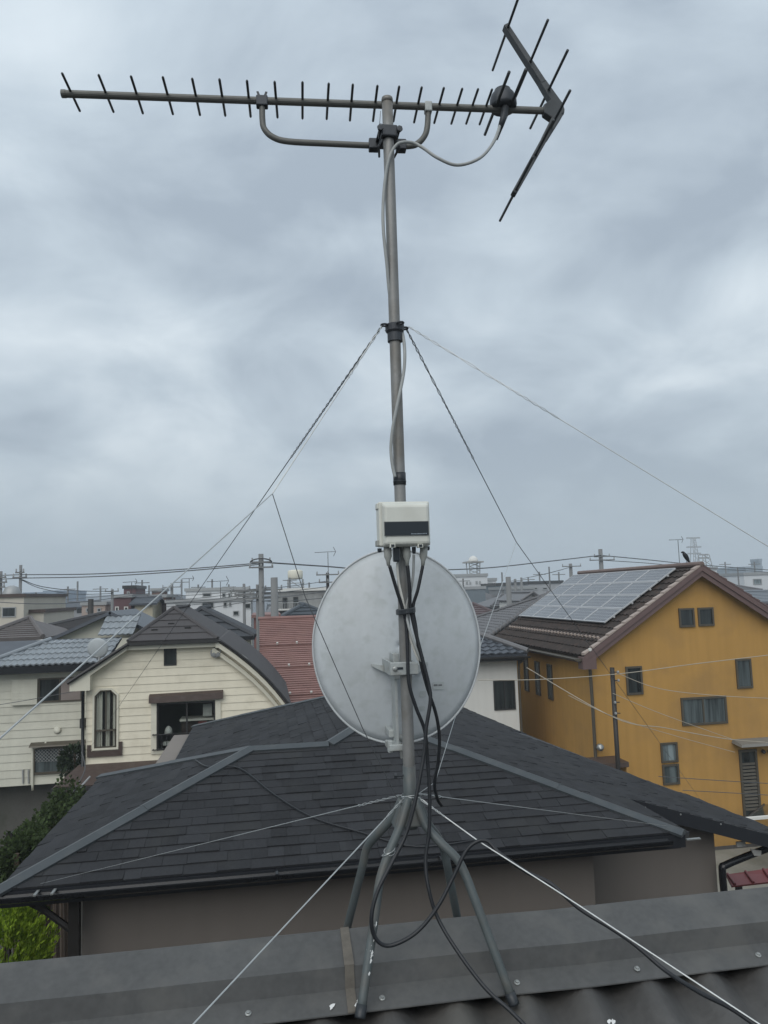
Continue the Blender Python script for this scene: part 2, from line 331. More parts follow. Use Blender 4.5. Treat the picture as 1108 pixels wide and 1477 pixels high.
def lay_shingles(parent, convex_polys, o, u, s, m, exposure, widths, keep, lift=0.004, name='shingle', thick=(0.004, 0.017)):
    """courses of shingles on the plane o + a*u + b*s (s runs up the slope), clipped to convex pieces in (a, b); the nearest `keep` are objects"""
    o = Vector(o); u = Vector(u).normalized(); s = Vector(s).normalized(); nrm = u.cross(s)
    if nrm.z < 0: nrm = -nrm
    tiles = []
    amin = min(p[0] for P in convex_polys for p in P); amax = max(p[0] for P in convex_polys for p in P)
    bmin = min(p[1] for P in convex_polys for p in P); bmax = max(p[1] for P in convex_polys for p in P)
    b0 = bmin; row = 0
    while b0 < bmax:
        a = amin - random.random() * widths[-1]
        jit = random.uniform(-0.004, 0.004)
        while a < amax:
            wd = random.choice(widths); th = random.uniform(*thick)
            quad = [(a + 0.0015, b0 + jit + random.uniform(-.003, .003)), (a + wd - 0.0015, b0 + jit + random.uniform(-.003, .003)), (a + wd - 0.0015, b0 + exposure + 0.012), (a + 0.0015, b0 + exposure + 0.012)]
            for P in convex_polys:
                c = clip_poly(quad, convex_edges(P))
                if c: tiles.append((c, b0, th))
            a += wd
        b0 += exposure; row += 1
    def emit(mb, t):
        c, b, th = t; bot = []; top = []
        for (x, y) in c:
            k = 1.0 - min(1.0, max(0.0, (y - b) / (exposure + 0.012)))
            p = o + u * x + s * y
            bot.append(p + nrm * 0.0005); top.append(p + nrm * (lift + th * k))
        n = len(c); mb.add(bot + top, [tuple(range(n - 1, -1, -1)), tuple(range(n, 2 * n))] + [(i, (i + 1) % n, n + (i + 1) % n, n + i) for i in range(n)])
    def dist(t):
        c = t[0]; x = sum(p[0] for p in c) / len(c); y = sum(p[1] for p in c) / len(c); return (o + u * x + s * y).length
    tiles.sort(key=dist)
    for t in tiles[:keep]:
        mb = MB(); emit(mb, t); mb.build(name, m, parent)
    if tiles[keep:]:
        mb = MB()
        for t in tiles[keep:]: emit(mb, t)
        mb.build(name + '_field', m, parent, kind='stuff')

def tile_rows(mb, o, u, s, width_at, b0, b1, pitch, course, amp=0.03, step=0.03):
    """wavy pan tiles: o + a*u + b*s, width_at(b) -> (a0, a1)"""
    o = Vector(o); u = Vector(u).normalized(); s = Vector(s).normalized(); n = u.cross(s)
    if n.z < 0: n = -n
    b = b0
    while b < b1 - 1e-4:
        bt = min(b + course, b1); lo = width_at(b); hi = width_at(bt)
        k0 = math.floor(min(lo[0], hi[0]) / pitch); k1 = math.ceil(max(lo[1], hi[1]) / pitch)
        for k in range(k0, k1):
            for h in range(4):
                ph0, ph1 = h / 4, (h + 1) / 4
                vs_ = []
                for ph, bb, lim in ((ph0, b, lo), (ph1, b, lo), (ph1, bt, hi), (ph0, bt, hi)):
                    a = min(max((k + ph) * pitch, lim[0]), lim[1])
                    hh = amp * (math.sin(2 * math.pi * ph) * .5 + .5) + (step if bb == b else 0) + 0.01
                    vs_.append(o + u * a + s * bb + n * hh)
                if (vs_[0] - vs_[1]).length < 1e-4 and (vs_[2] - vs_[3]).length < 1e-4: continue
                low = [vs_[0] - n * (step + amp * 0.3), vs_[1] - n * (step + amp * 0.3)]
                mb.add(vs_ + low, [(0, 1, 2, 3), (4, 5, 1, 0)])
        b = bt

def siding(parent, fr, limits, z0, z1, h, openings, m, name='siding_board', proud=0.016):
    z = z0
    while z < z1 - 1e-4:
        zt = min(z + h, z1); cuts = sorted({z, zt} | {q for op in openings for q in (op[2], op[3]) if z < q < zt})
        parts = {}
        for i in range(len(cuts) - 1):
            c0, c1 = cuts[i], cuts[i + 1]; l0, l1 = limits(c0), limits(c1)
            segs = [(min(l0[0], 1e9), max(l0[1], -1e9))]
            spans = [(None, None)]
            blocks = sorted([(op[0], op[1]) for op in openings if op[2] < c1 - 1e-5 and op[3] > c0 + 1e-5])
            xs = [('L',)] + [x for b_ in blocks for x in b_] + [('R',)]
            for k in range(0, len(xs), 2):
                def ax(q, lim): return lim[0] if q == ('L',) else lim[1] if q == ('R',) else min(max(q, lim[0]), lim[1])
                A0, A1, B0, B1 = ax(xs[k], l0), ax(xs[k + 1], l0), ax(xs[k], l1), ax(xs[k + 1], l1)
                if A1 - A0 < 1e-3 and B1 - B0 < 1e-3: continue
                o, u, n = fr
                d0 = proud * (1 - (c0 - z) / h) + 0.004; d1 = proud * (1 - (c1 - z) / h) + 0.004
                P = lambda a, b, zz: o + u * a + n * b + V(0, 0, zz)
                parts.setdefault(k if len(xs) > 2 or True else 0, MB()).hexa([P(A0, d0, c0), P(A1, d0, c0), P(A1, -0.02, c0), P(A0, -0.02, c0)], [P(B0, d1, c1), P(B1, d1, c1), P(B1, -0.02, c1), P(B0, -0.02, c1)])
        for mb in parts.values(): mb.build(name, m, parent)
        z = zt

# ================================================================== SETTING: ground
gnd = MB(); gnd.add([(-900, -60, GZ), (900, -60, GZ), (900, 1500, GZ), (-900, 1500, GZ)], [(0, 1, 2, 3)])
go = gnd.build('ground', m_asph); go['kind'] = 'structure'
yd = MB(); yd.add([(4.5, 10, GZ + .004), (30, 10, GZ + .004), (30, 21.2, GZ + .004), (4.5, 21.2, GZ + .004)], [(0, 1, 2, 3)])
yo = yd.build('concrete_yard', m_pave); yo['kind'] = 'structure'

# ================================================================== the house underfoot
own = thing('foreground_house', 'dark grey corrugated roof with flat metal ridge cap under the antenna', 'house', (0.4, 2.05, GZ))
RY, RZ, PT = 2.05, -0.856, 0.45
X0, X1 = -5.0, 6.0
def corr(y_in, z_in, y_out, sgn, name):
    nx = 560; ny = 14; vs_ = []; fs = []
    for j in range(ny + 1):
        y = y_in + (y_out - y_in) * j / ny; z = z_in - PT * abs(y - y_in)
        for i in range(nx + 1):
            x = X0 + (X1 - X0) * i / nx
            ph = 2 * math.pi * (x - 0.278) / 0.162
            vs_.append((x, y, z + 0.020 * math.cos(ph) + 0.002 * math.sin(x * 3.1 + y * 2)))
    for j in range(ny):
        for i in range(nx):
            a = j * (nx + 1) + i; fs.append((a, a + 1, a + nx + 2, a + nx + 1))
    o = MB().add(vs_, fs).build(name, m_corr, own, smooth=True)
    sf = o.modifiers.new('thickness', 'SOLIDIFY'); sf.thickness = 0.006
    return o
corr(1.95, -0.968, -3.0, -1, 'corrugated_sheet')
corr(2.15, -0.968, 6.4, 1, 'corrugated_sheet')
# ridge cap: sloped top plate, upright face, screwed flange, each side
def cap_side(s):
    y = lambda d: RY + s * d
    P = lambda pts: [V(0, y(d), z) for d, z in pts]
    for nm, prof in (('cap_top_plate', [(0.0, RZ), (0.104, -0.8985), (0.104, -0.9015), (0.0, RZ - .003)]),
                     ('cap_face', [(0.104, -0.899), (0.110, -0.948), (0.107, -0.949), (0.101, -0.9025)]),
                     ('cap_flange', [(0.110, -0.948), (0.168, -0.9725), (0.168, -0.9755), (0.107, -0.951)])):
        pts = P(prof)
        xs = [X0] + [X0 + (X1 - X0) * k / 40 for k in range(1, 40)] + [X1]
        mb = MB(); n = len(pts); vs_ = []; fs = []
        for x in xs:
            dz = 0.0016 * math.sin(x * 5.3) + 0.0012 * math.sin(x * 13.1 + 1)
            vs_ += [V(x, p.y, p.z + dz) for p in pts]
        for i in range(len(xs) - 1):
            for k in range(n): fs.append((i * n + k, i * n + (k + 1) % n, (i + 1) * n + (k + 1) % n, (i + 1) * n + k))
        fs += [tuple(range(n)), tuple(range((len(xs) - 1) * n, len(xs) * n))]
        mb.add(vs_, fs).build(nm, m_cap, own)
cap_side(-1); cap_side(1)
# screws in the flange
for k in range(-14, 16):
    x = 0.262 + k * 0.324 / 2 * 2 + (0.01 if k % 2 else 0)
    if -2 < x < 3:
        p = V(x, RY - 0.142, -0.9605)
        MB().lathe([(0.0075, 0.0), (0.0075, 0.002), (0.0042, 0.003), (0.0042, 0.006), (0.0, 0.0065)], p, V(0, -0.42, 1), 10).build('screw', m_screw, own)
# crests of the far slope peeping over the ridge line
for px_, py_ in ():
    p = oY(px_, py_ + 2, RY + 0.16)
    p = V(p.x, RY + 0.035, RZ - 0.0085)
    MB().lathe([(0.022, 0), (0.020, .002), (0.014, .005), (0.006, .0066), (0.0, .007)], p, V(0, 0, 1), 14).build('rivet_dome', m_cap, own, smooth=True)
# sealed joint strap wrapped over the cap
xs = oY(500, 1360, 2.0).x
mb = MB()
pr = [(-0.001, RZ + .002), (0.106, -0.8965), (0.1125, -0.9475), (0.170, -0.9715)]
for i in range(3):
    (d0, z0_), (d1, z1_) = pr[i], pr[i + 1]
    mb.hexa([(xs - .011, RY - d0, z0_), (xs + .011, RY - d0, z0_), (xs + .012, RY - d1, z1_), (xs - .012, RY - d1, z1_)],
            [(xs - .011, RY - d0, z0_ + .003), (xs + .011, RY - d0, z0_ + .003), (xs + .012, RY - d1, z1_ + .003), (xs - .012, RY - d1, z1_ + .003)])
mb.build('joint_strap', m_strap, own)
# bird-dropping / paint splashes
def splash(c, n, spread, size, up=V(0, -0.4, 1), stretch=V(1, 1, 1)):
    mb = MB(); up = up.normalized(); a = up.orthogonal().normalized(); b = up.cross(a)
    for _ in range(n):
        q = Vector(c) + (a * random.gauss(0, spread) * stretch.x + b * random.gauss(0, spread) * stretch.y)
        r = size * random.uniform(.3, 1); k = 7; ph = random.random()
        mb.add([q + (a * math.cos(6.283 * i / k + ph) + b * math.sin(6.283 * i / k + ph)) * r * random.uniform(.6, 1.2) + up * 0.0012 for i in range(k)], [tuple(range(k))])
    return mb
for px_, py_, n in ((478, 1443, 9), (520, 1452, 5), (880, 1462, 8)):
    p = oY(px_, py_, RY - 0.15 if py_ < 1460 else 1.80)
    z = (-0.9620 if py_ < 1460 else -0.968 - PT * (1.95 - 1.80) + .0215)
    mb = MB()
    for k in range(3 if py_ < 1460 else 4):
        c = V(p.x + random.gauss(0, .005), p.y + random.gauss(0, .005), z + .001); th = random.uniform(.5, 1.1); L_ = random.uniform(.004, .013); ring = []
        for i in range(9):
            an = 6.2832 * i / 9; r_ = L_ * (.35 + .65 * abs(math.cos(an))) * random.uniform(.5, 1.1); ring.append(c + V(r_ * math.cos(an + th), r_ * math.sin(an + th), r_ * math.sin(an + th) * PT))
        mb.add(ring, [tuple(range(9))])
    mb.build('white_splash', m_white, own)
wl = MB().box(X0 + .3, X1 - .3, -2.4, 6.0, GZ, -2.95); wl.build('wall', m_stucco, own)

# ================================================================== neighbour: hip roofed shingle house in front
T, E = 0.31, -2.45
fh = thing('shingle_house', 'beige house with dark grey hipped shingle roof just beyond the ridge', 'house', (1.2, 11, GZ))
XL, XR, YF = -2.3, 4.02, 7.28
YB = 11.49; WM = (YF + YB) / 2; XM = -1.38; YM = 15.3
zF = lambda y: E + T * (y - YF)
FL = V(XL, YF, E); FR = V(XR, YF, E); BL = V(XL, YB, E)
WA = V(XL + (WM - YF), WM, zF(WM)); K = V(XM + (WM - YF), WM, zF(WM))
dm = (XR - XM) / 2; M1 = V(XM + dm, YF + dm, zF(YF + dm)); M2 = V(XM + dm, YM - dm, M1.z)
MBL = V(XM, YM, E); VB = V(XM, YB, E)
zR = lambda x: E - T * (x - XR)
rp = lambda x, y: V(x, y, zR(x))
SK = [rp(6.66, 8.75), rp(6.03, 10.72), rp(5.47, 11.62), rp(4.66, 13.65), rp(4.07, 16.0)]
RT0 = rp(4.19, 7.42); RT1 = rp(4.19, 8.75)
slab('roof_deck', [FL, FR, M1, K, WA], m_fascia, fh, 0.06)
slab('roof_deck', [FL, WA, BL], m_fascia, fh, 0.06)
slab('roof_deck', [BL, WA, K, VB], m_shing, fh, 0.06)
slab('roof_deck', [VB, K, M1, M2, MBL], m_fascia, fh, 0.06)
slab('roof_deck', [MBL, M2, V(4.02, 15.9, E - .0)], m_shing, fh, 0.06)
slab('roof_deck', [FR, RT0, RT1, M1], m_fascia, fh, 0.06)
slab('roof_deck', [RT1, SK[0], SK[1], SK[2], SK[3], SK[4], M2, M1], m_fascia, fh, 0.12)
# shingles -- plane coordinates: a along the eave, b up the slope
cs = math.sqrt(1 + T * T)
lay_shingles(fh, [[(XL, 0), (XR, 0), (M1.x, (M1.y - YF) * cs), (K.x, (K.y - YF) * cs), (WA.x, (WA.y - YF) * cs)][:2] + [(M1.x, (M1.y - YF) * cs), (K.x, (K.y - YF) * cs), (WA.x, (WA.y - YF) * cs)]] if False else
             [[(XL, 0), (K.x, 0), (K.x, (K.y - YF) * cs), (WA.x, (WA.y - YF) * cs)], [(K.x, 0), (XR, 0), (M1.x, (M1.y - YF) * cs), (K.x, (K.y - YF) * cs)]],
             V(0, YF, E), V(1, 0, 0), V(0, 1, T), m_shing, 0.148, (0.15, 0.22, 0.30, 0.36), 300)
lay_shingles(fh, [[(YF, 0), (YB, 0), (WM, (WM - YF) * cs)]], V(XL, 0, E), V(0, 1, 0), V(1, 0, T), m_shing, 0.148, (0.15, 0.22, 0.30, 0.36), 0)
lay_shingles(fh, [[(YB, 0), (YM, 0), (M2.y, dm * cs), (M1.y, dm * cs), (K.y, (K.x - XM) * cs)]], V(XM, 0, E), V(0, 1, 0), V(1, 0, T), m_shing, 0.148, (0.15, 0.22, 0.30, 0.36), 0)
rb = lambda p: (p.y, -(p.x - XR) * cs)          # up-slope coordinate grows towards -X
lay_shingles(fh, [[rb(FR), rb(RT0), rb(RT1), rb(M1)], [rb(RT1), rb(SK[0]), rb(SK[1]), rb(M1)], [rb(SK[1]), rb(SK[2]), rb(SK[3]), rb(M2), rb(M1)], [rb(SK[3]), rb(SK[4]), rb(M2)]],
             V(XR, 0, E), V(0, 1, 0), V(-1, 0, T), m_shing, 0.148, (0.15, 0.22, 0.30, 0.36), 0)
# folded metal hip and ridge caps in lengths
def cap_run(A, B, n1, n2, wd=0.085, h=0.030, L=1.82, ext=0.0):
    d = (B - A).normalized(); A = A - d * ext; ln = (B - A).length; k = max(1, math.ceil(ln / L)); p0 = 0.0
    def side(n):
        s = n.cross(d).normalized()
        return -s if s.z > 0 else s
    s1, s2 = side(n1), side(n2)
    for i in range(k):
        q0 = A + d * (ln * i / k); q1 = A + d * (ln * (i + 1) / k + (0.03 if i < k - 1 else 0)); up = V(0, 0, 0.004 * (i % 2))
        mb = MB(); rings = []
        for q in (q0, q1):
            t = q + V(0, 0, h + 0.012) + up
            rings.append([q + s1 * wd + n1 * 0.002, q + s1 * wd + n1 * h + up, t, q + s2 * wd + n2 * h + up, q + s2 * wd + n2 * 0.002])
        mb.add(rings[0] + rings[1], [(j, j + 1, j + 6, j + 5) for j in range(4)] + [(0, 1, 2, 3, 4), (5, 6, 7, 8, 9)])
        mb.build('ridge_cap', m_capg, fh)
nF = V(0, -T, 1).normalized(); nL = V(-T, 0, 1).normalized(); nR = V(T, 0, 1).normalized(); nB = V(0, T, 1).normalized()
cap_run(FL, WA, nF, nL, ext=0.03); cap_run(BL, WA, nB, nL); cap_run(WA, K, nF, nB); cap_run(K, M1, nF, nL); cap_run(FR, M1, nF, nR, ext=0.03)
cap_run(M1, M2, nL, nR); cap_run(MBL, M2, nL, nB, 0.06)
# eaves: fascia boards, gutter
fas = MB(); fas.box(XL - .01, XR + .03, YF - .022, YF + .0, E - .13, E - .012); fas.build('fascia', m_fascia, fh)
fas = MB(); fas.box(XL - .022, XL, YF - .02, YB + .02, E - .16, E - .012); fas.build('fascia', m_fascia, fh)
fas = MB(); fas.box(XM - .022, XM, YB + .02, YM, E - .16, E - .012); fas.build('fascia', m_fascia, fh)
fas = MB(); fas.hexa([RT1 + V(0, -.02, -.15), SK[0] + V(0, -.02, -.15), SK[0] + V(0, 0, -.15), RT1 + V(0, 0, -.15)], [RT1 + V(0, -.02, .006), SK[0] + V(0, -.02, .006), SK[0] + V(0, 0, .006), RT1 + V(0, 0, .006)]); fas.build('verge_board', m_fascia, fh)
for px_, py_ in ((931, 1165), (982, 1175), (1040, 1189)):
    p = oY(px_, py_, 8.728); MB().lathe([(0.012, 0), (0.009, .006), (0, .008)], p, V(0, -1, 0), 8).build('screw', m_screw, fh)
def gutter(x0, x1, y, z, par, m=m_gut, r=0.055, nm='gutter'):
    prof = [(-r, .012), (-r, 0), (-r * .8, -r * .62), (-r * .3, -r * .95), (r * .3, -r * .95), (r * .8, -r * .62), (r, 0), (r * .93, 0), (r * .72, -r * .55), (r * .25, -r * .85), (-r * .25, -r * .85), (-r * .72, -r * .55), (-r * .9, .012)]
    mb = MB(); mb.prism([V(x0, y + a, z + b) for a, b in prof], V(x1 - x0, 0, 0)); return mb.build(nm, m, par)
gutter(XL - .03, XR - .16, YF - .08, E - .03, fh)
for px_ in (50, 75, 400, 640):
    p = oY(px_, 1290, YF - .13); MB().box(p.x - .012, p.x + .012, YF - .14, YF - .02, E - .02, E - .008).build('gutter_bracket', m_screw if px_ < 100 else m_gut, fh)
pe = V(XR + .08, YF - .03, E - .05)
MB().box(pe.x - .05, pe.x + .1, pe.y - .02, pe.y + .015, pe.z - .012, pe.z + .0).build('flashing', m_screw, fh)
# walls below
wx0, wx1 = -1.71, 3.29
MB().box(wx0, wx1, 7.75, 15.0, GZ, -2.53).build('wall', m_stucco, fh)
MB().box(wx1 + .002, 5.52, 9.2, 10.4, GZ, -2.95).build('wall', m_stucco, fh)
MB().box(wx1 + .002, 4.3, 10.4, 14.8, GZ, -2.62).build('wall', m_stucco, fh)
# soffits
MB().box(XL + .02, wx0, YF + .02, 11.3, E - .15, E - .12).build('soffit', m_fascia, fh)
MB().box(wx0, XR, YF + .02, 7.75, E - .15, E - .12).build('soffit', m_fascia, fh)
# eave post and brace at the left corner
pp = oY(108, 1330, 7.55)
MB().box(pp.x - .045, pp.x + .045, 7.5, 7.6, GZ, E - .13).build('post', m_dpole, fh)
MB().tube([V(pp.x, 7.55, -2.95), V(pp.x - .28, 7.55, -2.72), V(pp.x - .5, 7.55, E - .14)], .03, 6).build('brace', m_dpole, fh)
# drain pipe bending round the right-hand wall corner
pts = [oY(1046, 1300, 9.05), oY(1042, 1255, 9.05), oY(1047, 1248, 9.05), oY(1075, 1236, 9.05), oY(1112, 1222, 9.05)]
MB().tube(spline(pts, 4), .045, 8).build('drain_pipe', m_gut, fh, smooth=True)
p = oY(1068, 1217, 9.0); MB().box(p.x - .06, p.x + .06, 8.98, 9.0, p.z - .03, p.z + .03).build('vent_grille', m_wwall, fh)
p = oY(1090, 1228, 9.0); MB().hexa([p + V(-.06, 0, .03), p + V(.08, 0, -.0), p + V(.07, 0, -.06), p + V(-.02, 0, -.05)], [p + V(-.06, .02, .03), p + V(.08, .02, 0), p + V(.07, .02, -.06), p + V(-.02, .02, -.05)]).build('pipe_clip', m_wwall, fh)
# black lead-in cable lying on the shingles
pts = []
for px_, py_, pl in ((282, 1100, 'L'), (300, 1110, 'L'), (345, 1112, 'F'), (395, 1150, 'F'), (450, 1183, 'F'), (520, 1205, 'F'), (600, 1226, 'F'), (690, 1216, 'F')):
    d = ray(px_, py_); nn_ = nF if pl == 'F' else nL; p0 = FL
    p = d * (p0.dot(nn_) / d.dot(nn_)); pts.append(p + V(0, 0, 0.03))
tag(MB().tube(spline(pts, 6), 0.009, 6).build('roof_cable', m_black, None, smooth=True), 'thin black cable lying across the grey shingle roof', 'cable')

# ================================================================== ANTENNA GROUP
MX, MY = 0.371, 2.05
mast = thing('antenna_mast', 'tall grey steel antenna mast rising from the roof ridge', 'mast', (MX, MY, -0.62))
MB().tube([V(MX, MY, -0.60 + 2.03 * k / 12) for k in range(13)], 0.0158, 20).build('pole', m_galv, mast, smooth=True)
MB().lathe([(0.0168, -0.004), (0.0168, 0.006), (0.012, 0.012), (0.0, 0.014)], V(MX, MY, 1.42), V(0, 0, 1), 20).build('end_cap', m_galv, mast, smooth=True)
MB().tube([V(MX, MY, 0.292), V(MX, MY, 0.326)], 0.0178, 18).build('tape_wrap', m_tape, mast, smooth=True)
MB().tube([V(MX, MY, 0.30), V(MX, MY, 0.304)], 0.0184, 18).build('tape_wrap', m_tape, mast, smooth=True)
MB().tube([V(MX, MY, -0.46), V(MX, MY, -0.62)], 0.0172, 18).build('lower_sleeve', m_stand, mast, smooth=True)
# guy collar
cz = 0.735
MB().lathe([(0.0165, -0.036), (0.021, -0.036), (0.021, -0.012), (0.026, -0.006), (0.027, 0.012), (0.018, 0.016)], V(MX, MY, cz), V(0, 0, 1), 20).build('guy_collar', m_galvd, mast)
for a in range(4):
    th = R(20 + 90 * a); d = V(math.cos(th), math.sin(th), 0); q = V(-d.y, d.x, 0); c = V(MX, MY, cz + .008) + d * .033
    ring = [c + d * (.009 * math.cos(2 * math.pi * k / 12)) + q * (.009 * math.sin(2 * math.pi * k / 12)) for k in range(13)]
    MB().tube(ring, .0028, 6, False).build('collar_eye', m_galvd, mast)
# bolt through lower mast
p = oY(578, 1118, MY)
MB().tube([V(MX, MY, p.z), V(MX - .035, MY - .004, p.z)], .0035, 8).build('bolt', m_galvd, mast)
MB().lathe([(.008, 0), (.008, .008), (0, .0085)], V(MX - .034, MY - .004, p.z), V(-1, 0, 0), 6).build('bolt_head', m_galvd, mast)

# ---- television antenna
BZ = 1.442; D = V(.99857, -.0535, 0); EL = V(.0535, .99857, 0); B0 = V(-.548, 2.149, BZ)
def bp(s, dz=0, e=0): return B0 + D * s + EL * e + V(0, 0, dz)
tv = thing('television_antenna', 'long grey comb shaped television antenna at the mast top', 'antenna', bp(0.93))
MB().tube([bp(0), bp(1.47)], 0.0105, 14).build('boom', m_alu, tv)
MB().lathe([(.0115, 0), (.0115, .012), (.009, .013), (0, .012)], bp(.006), -D, 14).build('boom_end_cap', m_alu, tv)
for s in (0.021, .118, .204, .291, .371, .446, .522, .601, .678, .752, .822, .893, .956, 1.021, 1.085, 1.139, 1.186, 1.228):
    c = bp(s, .003 + random.uniform(-.001, .001)); tilt = V(random.uniform(-.012, .012), 0, random.uniform(-.01, .01)); h = .084
    a, b = c - (EL + tilt) * h, c + (EL + tilt) * h
    MB().tube([a, a + EL * .003, b - EL * .003, b], [.0028, .0038, .0038, .0028], 8).build('director', m_alud, tv, smooth=True)
# radiator: two thick bars, moulded feed box
for s, hl, off in ((1.258, .148, -.012), (1.302, .165, -.008)):
    c = bp(s, .004); MB().tube([c - EL * (hl - off), c + EL * (hl + off)], .0048, 8).build('radiator_bar', m_alud, tv, smooth=True)
fb = MB(); c = bp(1.283, .012)
prof = [(.046, -.012), (.05, .0), (.049, .018), (.042, .034), (.032, .044), (.03, .05), (.0, .052)]
vs_, fs, n = [], [], 20
for r, h in prof:
    for k in range(n): vs_.append(c + D * (r * .82 * math.cos(6.2832 * k / n)) + EL * (r * .8 * math.sin(6.2832 * k / n)) + V(0, 0, h))
for i in range(len(prof) - 1):
    for k in range(n): fs.append((i * n + k, i * n + (k + 1) % n, (i + 1) * n + (k + 1) % n, (i + 1) * n + k))
fs.append(tuple(range(n))); fb.add(vs_, fs).build('feed_box', m_galvd, tv, smooth=True)
MB().tube([bp(1.283, -.008, -.02), bp(1.272, -.05, -.03), bp(1.262, -.078, -.03)], [.012, .01, .008], 8).build('cable_outlet', m_galvd, tv, smooth=True)
# corner reflector
for sg in (1, -1):
    a0, a1 = V(1.452, 0, .012 * sg), V(1.302, 0, .268 * sg)
    dr = (a1 - a0).normalized(); pr_ = V(-dr.z, 0, dr.x)
    mb = MB()
    for (q0, q1, w0, w1) in ((a0, a0 + dr * .09, .014, .010), (a0 + dr * .085, a0 + dr * .30, .009, .0075)):
        def pt(q, w_, e_): r_ = q + pr_ * w_; return bp(r_.x, r_.z, e_)
        mb.hexa([pt(q0, -w0, -.014), pt(q0, w0, -.014), pt(q0, w0, .014), pt(q0, -w0, .014)], [pt(q1, -w1, -.013), pt(q1, w1, -.013), pt(q1, w1, .013), pt(q1, -w1, .013)])
    mb.build('reflector_arm', m_alud, tv, bevel=.002)
    for f in (.19, .54, .97):
        q = a0 + (a1 - a0) * f + pr_ * (.011 if sg < 0 else -.011) * 0; c = bp(q.x, q.z)
        MB().tube([c - EL * .182, c + EL * .182], .0042, 8).build('reflector_rod', m_alud, tv, smooth=True)
        MB().lathe([(.0075, -.013), (.0075, .013)], c, EL, 8).build('rod_clip', m_alud, tv)
mb = MB(); mb.prism([bp(1.405, .012, -.014), bp(1.405, -.014, -.014), bp(1.436, -.036, -.014), bp(1.468, -.012, -.014), bp(1.468, .014, -.014), bp(1.436, .036, -.014)], EL * .028); mb.build('reflector_hub', m_alud, tv, bevel=.003)
# support arm under the boom
arm = [bp(.560, -.012), bp(.5605, -.06), bp(.566, -.088), bp(.59, -.112), bp(.635, -.124), bp(.75, -.127), bp(.9, -.129), bp(.99, -.127), bp(1.02, -.115), bp(1.040, -.09), bp(1.048, -.06), bp(1.052, -.014)]
MB().tube(spline(arm, 5), .0088, 12).build('support_arm', m_alu, tv, smooth=True)
for s in (.560, 1.052):
    MB().obox((bp(s, 0), D, EL), -(.017 if s < 1 else .011), (.017 if s < 1 else .011), -.0125, .0125, -.020, .0115).build('boom_clamp', m_galvd if s < 1 else m_bracket, tv, bevel=.003)
for sx in (-1, 1):
    c = bp(.560 + .004 * sx, .014); MB().prism([c, c + D * sx * .006 + V(0, 0, .016), c + D * sx * .012 + V(0, 0, .015), c + D * sx * .007], EL * .004).build('wing_nut', m_galvd, tv)
for s in (.885, .966):
    MB().obox((bp(s, -.128), D, EL), -.015, .015, -.014, .014, -.016, .016).build('arm_clamp', m_galvd, tv, bevel=.003)
MB().box(MX - .024, MX + .024, MY - .024, MY + .05, 1.300, 1.335).build('mast_clamp', m_galvd, tv, bevel=.004)
for sx in (-1, 1):
    MB().tube([V(MX + sx * .028, MY - .03, 1.318), V(MX + sx * .028, MY + .05, 1.318)], .004, 8).build('clamp_bolt', m_galvd, tv)
    MB().lathe([(.009, 0), (.009, .007), (0, .0075)], V(MX + sx * .028, MY - .027, 1.318), V(0, -1, 0), 6).build('bolt_nut', m_galvd, tv)
    MB().tube([V(MX + sx * .02, MY - .018, 1.29), V(MX + sx * .03, MY - .01, 1.275), V(MX + sx * .022, MY + .04, 1.272)], .0035, 6).build('u_bolt', m_galvd, tv)

# ---- satellite dish, seen from behind
dc = V(oY(573, 930, 2.22).x, 2.22, oY(573, 930, 2.22).z)
dish = thing('satellite_dish', 'pale grey oval satellite dish seen from behind, clamped to the mast', 'satellite dish', dc)
tilt = R(3); ax_n = V(-.06, -math.cos(tilt), math.sin(tilt) * .6).normalized(); ax_u = V(1, -.06, 0).normalized(); ax_v = ax_u.cross(ax_n).normalized()
if ax_v.z < 0: ax_v = -ax_v
HW, HH = .246, .280
def dpt(rr, th, dep): return dc + ax_u * (HW * rr * math.cos(th)) + ax_v * (HH * rr * math.sin(th)) + ax_n * dep
vs_, fs = [], []; nr, nth = 14, 64
for i in range(nr + 1):
    rr = i / nr
    for k in range(nth): vs_.append(dpt(max(rr, .002) * .985, 2 * math.pi * k / nth, .058 * (1 - rr * rr)))
for i in range(nr):
    for k in range(nth): fs.append((i * nth + k, i * nth + (k + 1) % nth, (i + 1) * nth + (k + 1) % nth, (i + 1) * nth + k))
o = MB().add(vs_, fs).build('reflector', m_dish, dish, smooth=True); sf = o.modifiers.new('thickness', 'SOLIDIFY'); sf.thickness = .002; sf.offset = 0
rim = MB(); vs_, fs = [], []; sec = [(1.0, .004), (1.006, .001), (1.006, -.009), (.999, -.013), (.984, -.009), (.984, .002)]
for k in range(96):
    for a, b in sec: vs_.append(dpt(a, 2 * math.pi * k / 96, b))
ns = len(sec)
for k in range(96):
    for j in range(ns): fs.append((k * ns + j, k * ns + (j + 1) % ns, ((k + 1) % 96) * ns + (j + 1) % ns, ((k + 1) % 96) * ns + j))
rim.add(vs_, fs).build('rim', m_rim, dish, smooth=True)
